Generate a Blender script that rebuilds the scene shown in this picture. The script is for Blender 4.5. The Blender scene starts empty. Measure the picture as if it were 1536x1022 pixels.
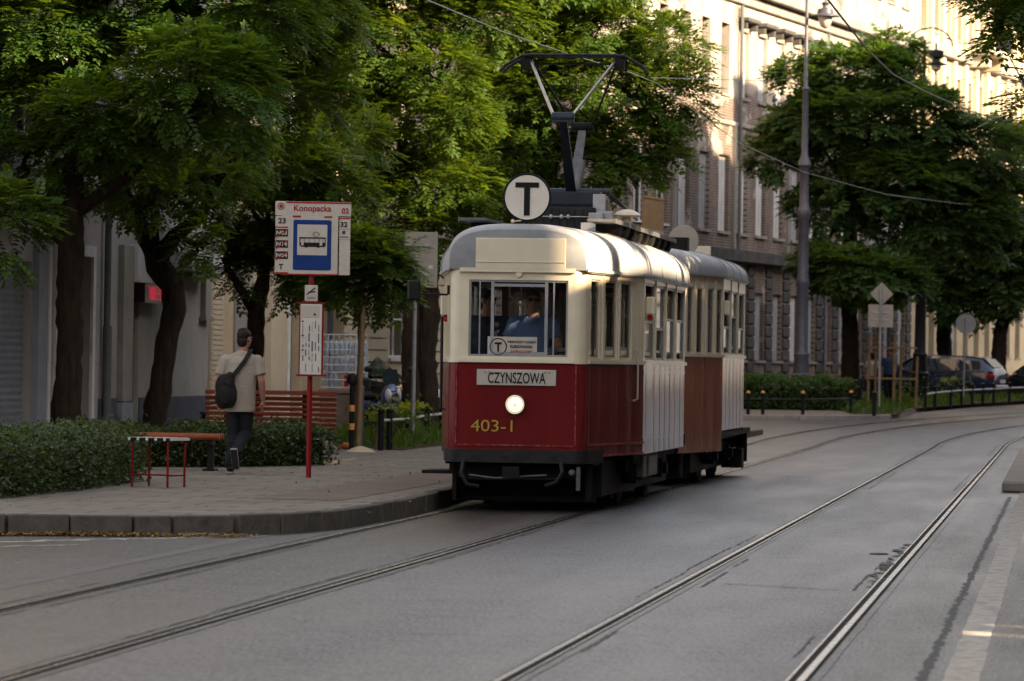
import bpy, bmesh, math, random
import numpy as np
from mathutils import Vector, Matrix
random.seed(7); RNG = np.random.default_rng(7)
SC = bpy.context.scene; COL = SC.collection
PI = math.pi
# ------------------------------------------------------------------ camera
FOC, CAMH, ROLL = 6200.0, 1.58, .0155
PITCH = math.atan(36 / FOC)
CAM = Vector((0, 0, CAMH))
FWD = Vector((0, math.cos(PITCH), math.sin(PITCH)))
_R0 = Vector((1, 0, 0)); _U0 = Vector((0, -math.sin(PITCH), math.cos(PITCH)))
RGT = (_R0 + ROLL * _U0).normalized(); UPV = (_U0 - ROLL * _R0).normalized()
def ray(x, y): return FWD * FOC + RGT * (x - 768) - UPV * (y - 511)
def P(x, y, Y):
    d = ray(x, y); return CAM + d * (Y / d.y)
def G(x, y, z=0.0):
    d = ray(x, y); return CAM + d * ((z - CAMH) / d.z)
cam = bpy.data.cameras.new('camera'); co = bpy.data.objects.new('camera', cam); COL.objects.link(co)
m = Matrix((RGT, UPV, -FWD)).transposed().to_4x4(); m.translation = CAM; co.matrix_world = m
cam.sensor_width = 36; cam.lens = 36 * FOC / 1536; cam.clip_start = .5; cam.clip_end = 3000
cam.dof.use_dof = True; cam.dof.focus_distance = 45.0; cam.dof.aperture_fstop = 4.8
SC.camera = co
# ------------------------------------------------------------------ materials
def nd(nt, t, **kw):
    n = nt.nodes.new(t)
    for k, v in kw.items():
        if hasattr(n, k): setattr(n, k, v)
        else: n.inputs[k].default_value = v
    return n
def rgba(c): return (c[0], c[1], c[2], 1)
MATS = {}
def mat(name, c1, c2=None, scale=6., rough=.6, metal=0., bump=0., bscale=40., spec=.18, coat=0., stretch=(1, 1, 1), detail=5., r2=None, lo=.35, hi=.65, dirt=None, emit=None, estr=0):
    M = bpy.data.materials.new(name); M.use_nodes = True; nt = M.node_tree
    b = nt.nodes['Principled BSDF']
    b.inputs['Roughness'].default_value = rough; b.inputs['Metallic'].default_value = metal
    b.inputs['Specular IOR Level'].default_value = spec; b.inputs['Coat Weight'].default_value = coat; b.inputs['Coat Roughness'].default_value = .06
    if emit: b.inputs['Emission Color'].default_value = rgba(emit); b.inputs['Emission Strength'].default_value = estr
    tc = nd(nt, 'ShaderNodeTexCoord'); mp = nd(nt, 'ShaderNodeMapping'); mp.inputs['Scale'].default_value = stretch
    nt.links.new(tc.outputs['Object'], mp.inputs['Vector'])
    if c2 is None: c2 = tuple(x * .8 for x in c1)
    nz = nd(nt, 'ShaderNodeTexNoise', Scale=scale, Detail=detail, Roughness=.65); nt.links.new(mp.outputs[0], nz.inputs['Vector'])
    rp = nd(nt, 'ShaderNodeValToRGB'); rp.color_ramp.elements[0].position = lo; rp.color_ramp.elements[1].position = hi
    rp.color_ramp.elements[0].color = rgba(c1); rp.color_ramp.elements[1].color = rgba(c2)
    nt.links.new(nz.outputs[0], rp.inputs[0]); out = rp.outputs[0]
    if dirt:
        n2 = nd(nt, 'ShaderNodeTexNoise', Scale=dirt[1], Detail=6., Roughness=.7); nt.links.new(mp.outputs[0], n2.inputs['Vector'])
        r3 = nd(nt, 'ShaderNodeValToRGB'); r3.color_ramp.elements[0].position = dirt[2]; r3.color_ramp.elements[1].position = dirt[2] + .12
        nt.links.new(n2.outputs[0], r3.inputs[0])
        mx = nd(nt, 'ShaderNodeMix', data_type='RGBA'); nt.links.new(r3.outputs[0], mx.inputs[0]); nt.links.new(out, mx.inputs[6]); mx.inputs[7].default_value = rgba(dirt[0]); out = mx.outputs[2]
    nt.links.new(out, b.inputs['Base Color'])
    if r2 is not None:
        mr = nd(nt, 'ShaderNodeMapRange'); mr.inputs[3].default_value = rough; mr.inputs[4].default_value = r2
        nt.links.new(nz.outputs[0], mr.inputs[0]); nt.links.new(mr.outputs[0], b.inputs['Roughness'])
    if bump:
        n3 = nd(nt, 'ShaderNodeTexNoise', Scale=bscale, Detail=3.); nt.links.new(mp.outputs[0], n3.inputs['Vector'])
        bp = nd(nt, 'ShaderNodeBump', Strength=bump, Distance=.02); nt.links.new(n3.outputs[0], bp.inputs['Height']); nt.links.new(bp.outputs[0], b.inputs['Normal'])
    MATS[name] = M; return M
def leafmat(name, c1, c2, trans=.35, tc=(3.0, 2.4, .5)):
    M = bpy.data.materials.new(name); M.use_nodes = True; nt = M.node_tree; b = nt.nodes['Principled BSDF']; o = nt.nodes['Material Output']
    g = nd(nt, 'ShaderNodeNewGeometry'); rp = nd(nt, 'ShaderNodeValToRGB')
    rp.color_ramp.elements[0].color = rgba(c1); rp.color_ramp.elements[1].color = rgba(c2)
    nt.links.new(g.outputs['Random Per Island'], rp.inputs[0]); nt.links.new(rp.outputs[0], b.inputs['Base Color'])
    b.inputs['Roughness'].default_value = .45; b.inputs['Specular IOR Level'].default_value = .3
    t = nd(nt, 'ShaderNodeBsdfTranslucent'); mx = nd(nt, 'ShaderNodeMix', data_type='RGBA', blend_type='MULTIPLY'); mx.inputs[0].default_value = 1
    nt.links.new(rp.outputs[0], mx.inputs[6]); mx.inputs[7].default_value = rgba(tc or (2.6, 2.2, .5)); nt.links.new(mx.outputs[2], t.inputs[0])
    ms = nd(nt, 'ShaderNodeMixShader'); ms.inputs[0].default_value = trans
    nt.links.new(b.outputs[0], ms.inputs[1]); nt.links.new(t.outputs[0], ms.inputs[2]); nt.links.new(ms.outputs[0], o.inputs[0])
    MATS[name] = M; return M
def glassmat(name, tint, ior=1.5, dirt=.04):
    M = bpy.data.materials.new(name); M.use_nodes = True; nt = M.node_tree; o = nt.nodes['Material Output']; nt.nodes.remove(nt.nodes['Principled BSDF'])
    t = nd(nt, 'ShaderNodeBsdfTransparent'); t.inputs[0].default_value = rgba(tint); g = nd(nt, 'ShaderNodeBsdfGlossy', Roughness=.02)
    f = nd(nt, 'ShaderNodeFresnel', IOR=ior); ms = nd(nt, 'ShaderNodeMixShader'); nt.links.new(f.outputs[0], ms.inputs[0])
    nt.links.new(t.outputs[0], ms.inputs[1]); nt.links.new(g.outputs[0], ms.inputs[2])
    nt.links.new(ms.outputs[0], o.inputs[0]); MATS[name] = M; return M

mat('tram_red', (.12, .006, .008), (.15, .008, .009), scale=3, rough=.15, spec=.36, coat=0., bump=.35, bscale=3., stretch=(1.6, 1.6, .22), dirt=((.24, .04, .035), 9., .72))
mat('tram_brown', (.24, .055, .022), (.29, .07, .028), scale=3, rough=.16, spec=.45, coat=0., bump=.35, bscale=3., stretch=(1.6, 1.6, .22), dirt=((.3, .1, .07), 9., .74))
mat('tram_cream', (.66, .57, .42), (.72, .63, .47), scale=4, rough=.35, coat=.3, dirt=((.46, .38, .27), 7., .68), bump=.02, bscale=3)
mat('tram_trim', (.52, .46, .36), rough=.4)
mat('worn_red', (.36, .09, .08), (.18, .015, .015), scale=14, rough=.35, lo=.42, hi=.55)
mat('roof_silver', (.30, .30, .31), (.40, .40, .40), scale=2.5, rough=.6, metal=.0, bump=.15, bscale=5, stretch=(1, .6, 1), dirt=((.2, .2, .21), 5., .66))
mat('roof_grey', (.20, .205, .21), (.25, .25, .255), scale=5, rough=.5, dirt=((.13, .13, .13), 8., .7))
mat('alu', (.34, .35, .37), rough=.35, metal=.5)
mat('dark_metal', (.016, .016, .018), (.03, .028, .026), scale=12, rough=.5, metal=.2)
mat('under_metal', (.006, .0055, .005), (.014, .012, .010), scale=10, rough=.7)
mat('grey_metal', (.10, .10, .105), (.15, .15, .15), scale=9, rough=.5, metal=.3)
mat('pan_blue', (.035, .04, .055), rough=.4, metal=.3)
mat('steel', (.55, .53, .5), (.4, .38, .35), scale=8, rough=.28, metal=.9)
mat('interior', (.10, .065, .04), (.07, .045, .03), scale=4, rough=.5)
mat('interior_dark', (.02, .017, .015), rough=.7)
mat('lamp_glass', (.85, .8, .65), rough=.12, spec=.5, emit=(1., .88, .6), estr=.24)
mat('lamp_bulb', (.3, .2, .08), rough=.2, emit=(1., .5, .1), estr=.3)
mat('chrome', (.6, .58, .52), rough=.15, metal=1)
mat('gold', (.45, .27, .04), (.55, .34, .06), rough=.35, metal=.2)
mat('ink', (.008, .008, .009), rough=.5)
mat('signwhite', (.49, .44, .38), (.44, .395, .34), scale=9, rough=.4)
mat('signblue', (.006, .035, .17), rough=.4)
mat('signred', (.32, .015, .012), rough=.45)
mat('redlamp', (.5, .02, .015), rough=.3)
mat('paper', (.62, .58, .52), (.55, .51, .46), scale=5, rough=.7)
mat('greytext', (.12, .11, .11), rough=.7)
mat('signback', (.30, .27, .23), (.36, .32, .27), scale=5, rough=.5, metal=.2)
mat('galv', (.33, .33, .34), (.42, .42, .42), scale=9, rough=.45, metal=.5)
mat('bark', (.010, .007, .005), (.032, .021, .013), scale=7, rough=.9, bump=1., bscale=11, stretch=(2.2, 2.2, .45), detail=8)
mat('bark_pale', (.22, .15, .09), (.15, .1, .06), scale=12, rough=.9, bump=.4, bscale=20)
mat('hedge_core', (.02, .016, .010), rough=1)
mat('wood_red', (.22, .045, .022), (.16, .03, .018), scale=5, rough=.4, stretch=(1, 6, 6))
mat('wood_orange', (.27, .07, .028), (.20, .05, .022), scale=6, rough=.35)
mat('wood_stake', (.26, .17, .09), (.19, .12, .065), scale=8, rough=.8)
mat('red_paint', (.22, .012, .012), (.17, .01, .01), scale=10, rough=.4)
mat('black_paint', (.012, .012, .013), rough=.45)
mat('reflector', (.75, .33, .10), rough=.4)
mat('rubber', (.012, .012, .012), rough=.8)
mat('skin', (.36, .19, .13), (.33, .165, .11), scale=10, rough=.5)
mat('hair', (.012, .008, .006), (.025, .016, .01), scale=40, rough=.6, bump=.5, bscale=60)
mat('shirt_beige', (.36, .31, .25), (.30, .26, .21), scale=5, rough=.9, bump=1., bscale=7, stretch=(1, 1, .5))
mat('shirt_blue', (.10, .15, .28), (.08, .12, .24), scale=6, rough=.85, bump=.5, bscale=14)
mat('vest_dark', (.02, .026, .05), rough=.85)
mat('trousers', (.012, .013, .017), (.02, .021, .026), scale=8, rough=.9, bump=.6, bscale=9)
mat('bag_black', (.010, .009, .009), (.018, .016, .015), scale=14, rough=.75, bump=.3, bscale=60)
mat('shoe', (.014, .013, .013), rough=.6)
mat('sole', (.40, .37, .33), rough=.7)
mat('outsole', (.03, .03, .032), rough=.8)
mat('asphalt_old', (.075, .067, .060), (.13, .117, .105), scale=9, rough=.7, bump=.4, bscale=30, stretch=(1, .4, 1), detail=9)
mat('white_cloth', (.55, .55, .6), rough=.9)
mat('blue_cloth', (.06, .09, .2), rough=.9)
mat('shade_black', (.005, .005, .005), rough=.2)
# buildings
mat('render_grey', (.26, .255, .24), (.33, .32, .30), scale=1.4, rough=.95, bump=.15, bscale=25, dirt=((.13, .13, .125), 2.2, .62))
mat('render_mauve', (.29, .265, .255), (.35, .32, .305), scale=1.8, rough=.9, bump=.2, bscale=20, dirt=((.16, .15, .15), 3., .64))
mat('plinth_blue', (.06, .065, .085), (.085, .09, .11), scale=3, rough=.8)
mat('pillar_blue', (.20, .22, .26), (.25, .27, .31), scale=3, rough=.7)
mat('frame_white', (.62, .62, .63), rough=.5)
mat('stone_tan', (.38, .30, .20), (.45, .36, .24), scale=1.6, rough=.9, bump=.15, bscale=20, dirt=((.24, .19, .14), 2., .64))
mat('stone_cream', (.45, .38, .28), (.52, .44, .33), scale=1.2, rough=.9, bump=.1, bscale=20, dirt=((.3, .25, .19), 1.6, .66))
mat('stone_plinth', (.22, .20, .18), (.27, .25, .22), scale=2, rough=.9)
mat('stone_dark', (.05, .047, .045), (.095, .09, .085), scale=2.2, rough=.95, bump=.3, bscale=14)
mat('board_pale', (.56, .55, .53), (.44, .43, .42), scale=2., rough=.85, dirt=((.22, .2, .18), 2.4, .64))
mat('board_dim', (.33, .33, .34), (.25, .25, .26), scale=2., rough=.85)
mat('window_dark', (.012, .012, .014), rough=.06, spec=.5)
mat('disc_white', (.74, .68, .59), (.68, .62, .53), scale=6, rough=.4)
mat('shutter', (.08, .08, .082), rough=.5, metal=.3)
mat('pipe_grey', (.14, .15, .15), rough=.5, metal=.3)
mat('ac_white', (.55, .55, .54), rough=.5)
mat('led_board', (.02, .004, .005), rough=.3)
mat('led_red', (.45, .03, .05), rough=.4, emit=(1, .06, .12), estr=.07)
mat('shopwhite', (.58, .58, .6), (.5, .5, .52), scale=3, rough=.5)
mat('cornice', (.30, .27, .24), (.2, .18, .16), scale=2, rough=.9)
mat('lamp_post', (.075, .075, .095), (.10, .10, .12), scale=6, rough=.45, metal=.3)
mat('lamp_dark', (.018, .018, .022), rough=.45, metal=.3)
mat('opal', (.5, .45, .38), rough=.3)
mat('car_blue', (.016, .024, .06), (.02, .028, .066), rough=.2, coat=1., metal=.3)
mat('car_black', (.010, .011, .013), rough=.2, coat=1.)
mat('car_glass', (.02, .025, .03), rough=.03, spec=.8)
mat('tail_red', (.35, .01, .01), rough=.25)
mat('plate', (.6, .6, .58), rough=.4)
mat('scooter_blue', (.03, .04, .15), rough=.25, coat=.8)
mat('scooter_white', (.5, .5, .55), rough=.3, coat=.6)
mat('bottle', (.35, .42, .5), (.25, .3, .36), scale=10, rough=.15)
mat('wire_mesh', (.45, .46, .48), rough=.4, metal=.4)
mat('concrete_brown', (.13, .10, .08), (.17, .13, .10), scale=4, rough=.9)
mat('concrete', (.27, .245, .22), (.34, .31, .28), scale=3, rough=.9, bump=.2, bscale=40)
mat('cardboard', (.42, .36, .26), rough=.8)
mat('sand', (.5, .42, .28), rough=1)
mat('litter_yellow', (.36, .21, .05), (.24, .14, .04), scale=30, rough=.9)
mat('orange_plastic', (.6, .16, .06), rough=.5)
mat('marking', (.50, .455, .40), (.30, .275, .25), scale=7, rough=.75, lo=.42, hi=.6, bump=.2, bscale=60)
mat('marking_white', (.36, .33, .28), (.15, .14, .13), scale=16, rough=.75, lo=.48, hi=.6, bump=.2, bscale=60)
mat('tar', (.020, .019, .018), (.045, .042, .040), scale=9, rough=.6, bump=.3, bscale=50)
mat('mortar_strip', (.17, .155, .14), (.13, .12, .11), scale=5, rough=.8, bump=.3, bscale=60)
mat('kerbstone', (.085, .075, .064), (.13, .117, .10), scale=6, rough=.9, bump=.4, bscale=30, dirt=((.06, .055, .05), 3., .6))
mat('soil', (.06, .045, .03), (.04, .03, .02), scale=8, rough=1, bump=.6, bscale=20)
mat('rail_steel', (.30, .295, .29), (.19, .187, .184), scale=3, rough=.18, metal=.95, r2=.34)
mat('groove', (.012, .011, .011), rough=.9)
mat('wire_dark', (.02, .02, .022), rough=.4)
mat('wire_copper', (.2, .19, .18), rough=.35, metal=.7)
leafmat('leaf_a', (.030, .074, .014), (.064, .12, .022), .42)
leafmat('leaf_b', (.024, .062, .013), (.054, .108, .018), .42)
leafmat('leaf_c', (.038, .086, .013), (.075, .12, .020), .45)  # brighter, more translucent leaf; sunlight on some crowns partly put into its colour
leafmat('leaf_far', (.036, .080, .022), (.07, .12, .034), .4, (2.2, 2.0, .6))
leafmat('leaf_hedge', (.018, .038, .012), (.050, .080, .020), .25)
leafmat('grass_blade', (.03, .07, .012), (.06, .11, .02), .35)
leafmat('flower_head', (.22, .28, .03), (.3, .34, .05), .3)
leafmat('litter_leaf', (.30, .17, .03), (.16, .09, .025), .1, (1.5, 1.3, .6))
glassmat('tram_glass', (.93, .94, .93), 1.38)

def asphalt(name='asphalt', c0=(.008, .0075, .0078), c1=(.150, .139, .140)):
    M = bpy.data.materials.new(name); M.use_nodes = True; nt = M.node_tree; b = nt.nodes['Principled BSDF']
    g = nd(nt, 'ShaderNodeNewGeometry'); L = nt.links.new
    mp = nd(nt, 'ShaderNodeMapping'); mp.inputs['Rotation'].default_value = (0, 0, math.radians(7.7)); L(g.outputs['Position'], mp.inputs[0])
    m0 = nd(nt, 'ShaderNodeMapping'); m0.inputs['Scale'].default_value = (1, .16, 1); L(mp.outputs[0], m0.inputs[0])
    fine = nd(nt, 'ShaderNodeTexNoise', Scale=44., Detail=3., Roughness=.85); L(m0.outputs[0], fine.inputs['Vector'])
    m2 = nd(nt, 'ShaderNodeMapping'); m2.inputs['Scale'].default_value = (1.2, .16, 1); L(mp.outputs[0], m2.inputs[0])
    big = nd(nt, 'ShaderNodeTexNoise', Scale=.9, Detail=5., Roughness=.6); L(m2.outputs[0], big.inputs['Vector'])
    m3 = nd(nt, 'ShaderNodeMapping'); m3.inputs['Scale'].default_value = (.5, 1.4, 1); L(mp.outputs[0], m3.inputs[0])
    mid = nd(nt, 'ShaderNodeTexNoise', Scale=2.2, Detail=6., Roughness=.7); L(m3.outputs[0], mid.inputs['Vector'])
    r1 = nd(nt, 'ShaderNodeValToRGB'); e = r1.color_ramp.elements; e[0].position = .38; e[1].position = .64
    e[0].color = rgba(c0); e[1].color = rgba(c1); L(fine.outputs[0], r1.inputs[0])
    r2 = nd(nt, 'ShaderNodeMapRange'); r2.inputs[1].default_value = .3; r2.inputs[2].default_value = .7; r2.inputs[3].default_value = .66; r2.inputs[4].default_value = 1.34; L(big.outputs[0], r2.inputs[0])
    r3 = nd(nt, 'ShaderNodeMapRange'); r3.inputs[1].default_value = .3; r3.inputs[2].default_value = .7; r3.inputs[3].default_value = .74; r3.inputs[4].default_value = 1.2; L(mid.outputs[0], r3.inputs[0])
    mm = nd(nt, 'ShaderNodeMath', operation='MULTIPLY'); L(r2.outputs[0], mm.inputs[0]); L(r3.outputs[0], mm.inputs[1])
    mv = nd(nt, 'ShaderNodeVectorMath', operation='SCALE'); L(r1.outputs[0], mv.inputs[0]); L(mm.outputs[0], mv.inputs['Scale'])
    # hair cracks
    vo = nd(nt, 'ShaderNodeTexVoronoi', feature='DISTANCE_TO_EDGE', Scale=.55); nz = nd(nt, 'ShaderNodeTexNoise', Scale=3., Detail=4.)
    L(mp.outputs[0], nz.inputs['Vector']); ad = nd(nt, 'ShaderNodeVectorMath', operation='MULTIPLY_ADD'); L(nz.outputs['Color'], ad.inputs[0]); ad.inputs[1].default_value = (.5, .5, .5); L(mp.outputs[0], ad.inputs[2])
    L(ad.outputs[0], vo.inputs['Vector'])
    cr = nd(nt, 'ShaderNodeMapRange'); cr.inputs[1].default_value = .0; cr.inputs[2].default_value = .012; cr.inputs[3].default_value = .35; cr.inputs[4].default_value = 1.; L(vo.outputs[0], cr.inputs[0])
    mw = nd(nt, 'ShaderNodeVectorMath', operation='SCALE'); L(mv.outputs[0], mw.inputs[0]); L(cr.outputs[0], mw.inputs['Scale'])
    L(mw.outputs[0], b.inputs['Base Color'])
    rr = nd(nt, 'ShaderNodeMapRange'); rr.inputs[1].default_value = .3; rr.inputs[2].default_value = .7; rr.inputs[3].default_value = .36; rr.inputs[4].default_value = .52; L(big.outputs[0], rr.inputs[0])
    L(rr.outputs[0], b.inputs['Roughness']); b.inputs['Specular IOR Level'].default_value = .3
    bp = nd(nt, 'ShaderNodeBump', Strength=.5, Distance=.02); L(fine.outputs[0], bp.inputs['Height']); L(bp.outputs[0], b.inputs['Normal'])
    MATS[name] = M
asphalt(); asphalt('asphalt_warm', (.009, .008, .007), (.118, .105, .092))
def slabs(name, c1, c2, mortar, w, h, rot):
    M = bpy.data.materials.new(name); M.use_nodes = True; nt = M.node_tree; b = nt.nodes['Principled BSDF']; L = nt.links.new
    g = nd(nt, 'ShaderNodeNewGeometry'); mp = nd(nt, 'ShaderNodeMapping'); mp.inputs['Rotation'].default_value = (0, 0, rot); L(g.outputs['Position'], mp.inputs[0])
    br = nd(nt, 'ShaderNodeTexBrick'); br.inputs['Scale'].default_value = 1; br.inputs['Brick Width'].default_value = w; br.inputs['Row Height'].default_value = h
    br.inputs['Mortar Size'].default_value = .018; br.inputs['Color1'].default_value = rgba(c1); br.inputs['Color2'].default_value = rgba(c2); br.inputs['Mortar'].default_value = rgba(mortar); br.inputs['Bias'].default_value = 0
    L(mp.outputs[0], br.inputs['Vector'])
    nz = nd(nt, 'ShaderNodeTexNoise', Scale=1.6, Detail=7., Roughness=.7); L(g.outputs['Position'], nz.inputs['Vector'])
    mr = nd(nt, 'ShaderNodeMapRange'); mr.inputs[1].default_value = .3; mr.inputs[2].default_value = .7; mr.inputs[3].default_value = .72; mr.inputs[4].default_value = 1.2; L(nz.outputs[0], mr.inputs[0])
    f2 = nd(nt, 'ShaderNodeTexNoise', Scale=90., Detail=2.); L(g.outputs['Position'], f2.inputs['Vector'])
    mr2 = nd(nt, 'ShaderNodeMapRange'); mr2.inputs[1].default_value = .3; mr2.inputs[2].default_value = .7; mr2.inputs[3].default_value = .82; mr2.inputs[4].default_value = 1.18; L(f2.outputs[0], mr2.inputs[0])
    mm = nd(nt, 'ShaderNodeMath', operation='MULTIPLY'); L(mr.outputs[0], mm.inputs[0]); L(mr2.outputs[0], mm.inputs[1])
    mv = nd(nt, 'ShaderNodeVectorMath', operation='SCALE'); L(br.outputs[0], mv.inputs[0]); L(mm.outputs[0], mv.inputs['Scale']); L(mv.outputs[0], b.inputs['Base Color'])
    b.inputs['Roughness'].default_value = .8; MATS[name] = M
slabs('pavers', (.180, .150, .115), (.145, .121, .096), (.035, .03, .026), .9, .5, math.radians(8))
slabs('pavers_red', (.165, .115, .085), (.14, .10, .075), (.09, .065, .05), .2, .1, math.radians(8))
def brickmat():
    """flaking plaster over red brick"""
    M = bpy.data.materials.new('old_brick'); M.use_nodes = True; nt = M.node_tree; b = nt.nodes['Principled BSDF']; L = nt.links.new
    tc = nd(nt, 'ShaderNodeTexCoord'); sp = nd(nt, 'ShaderNodeSeparateXYZ'); L(tc.outputs['Object'], sp.inputs[0])
    cb = nd(nt, 'ShaderNodeCombineXYZ'); L(sp.outputs[0], cb.inputs[0]); L(sp.outputs[2], cb.inputs[1])
    br = nd(nt, 'ShaderNodeTexBrick'); br.inputs['Scale'].default_value = 1; br.inputs['Brick Width'].default_value = .28; br.inputs['Row Height'].default_value = .09; br.inputs['Mortar Size'].default_value = .013
    br.inputs['Color1'].default_value = (.17, .10, .075, 1); br.inputs['Color2'].default_value = (.095, .064, .052, 1); br.inputs['Mortar'].default_value = (.26, .225, .19, 1); L(cb.outputs[0], br.inputs['Vector'])
    nz = nd(nt, 'ShaderNodeTexNoise', Scale=.45, Detail=8., Roughness=.68); L(tc.outputs['Object'], nz.inputs['Vector'])
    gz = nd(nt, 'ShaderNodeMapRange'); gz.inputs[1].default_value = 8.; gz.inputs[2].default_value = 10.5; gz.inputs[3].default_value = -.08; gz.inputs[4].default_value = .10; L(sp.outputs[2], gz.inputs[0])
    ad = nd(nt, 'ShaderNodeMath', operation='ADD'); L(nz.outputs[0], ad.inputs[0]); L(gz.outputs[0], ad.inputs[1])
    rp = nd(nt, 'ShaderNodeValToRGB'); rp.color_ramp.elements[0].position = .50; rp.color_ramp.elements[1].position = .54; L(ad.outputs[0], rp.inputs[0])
    pl = nd(nt, 'ShaderNodeValToRGB'); pl.color_ramp.elements[0].color = (.33, .28, .225, 1); pl.color_ramp.elements[1].color = (.46, .40, .33, 1); n2 = nd(nt, 'ShaderNodeTexNoise', Scale=1.3, Detail=6.); L(tc.outputs['Object'], n2.inputs['Vector']); L(n2.outputs[0], pl.inputs[0])
    mx = nd(nt, 'ShaderNodeMix', data_type='RGBA'); L(rp.outputs[0], mx.inputs[0]); L(br.outputs[0], mx.inputs[6]); L(pl.outputs[0], mx.inputs[7])
    ms = nd(nt, 'ShaderNodeMapping'); ms.inputs['Scale'].default_value = (1.1, 1.1, .28); L(tc.outputs['Object'], ms.inputs[0]); n4 = nd(nt, 'ShaderNodeTexNoise', Scale=1.1, Detail=8., Roughness=.75); L(ms.outputs[0], n4.inputs['Vector'])
    dr = nd(nt, 'ShaderNodeMapRange'); dr.inputs[1].default_value = .35; dr.inputs[2].default_value = .65; dr.inputs[3].default_value = .55; dr.inputs[4].default_value = 1.12; L(n4.outputs[0], dr.inputs[0])
    dv = nd(nt, 'ShaderNodeVectorMath', operation='SCALE'); L(mx.outputs[2], dv.inputs[0]); L(dr.outputs[0], dv.inputs['Scale']); L(dv.outputs[0], b.inputs['Base Color'])
    bp = nd(nt, 'ShaderNodeBump', Strength=.5, Distance=.03); L(rp.outputs[0], bp.inputs['Height']); L(bp.outputs[0], b.inputs['Normal'])
    b.inputs['Roughness'].default_value = .95; MATS['old_brick'] = M
brickmat()
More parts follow.
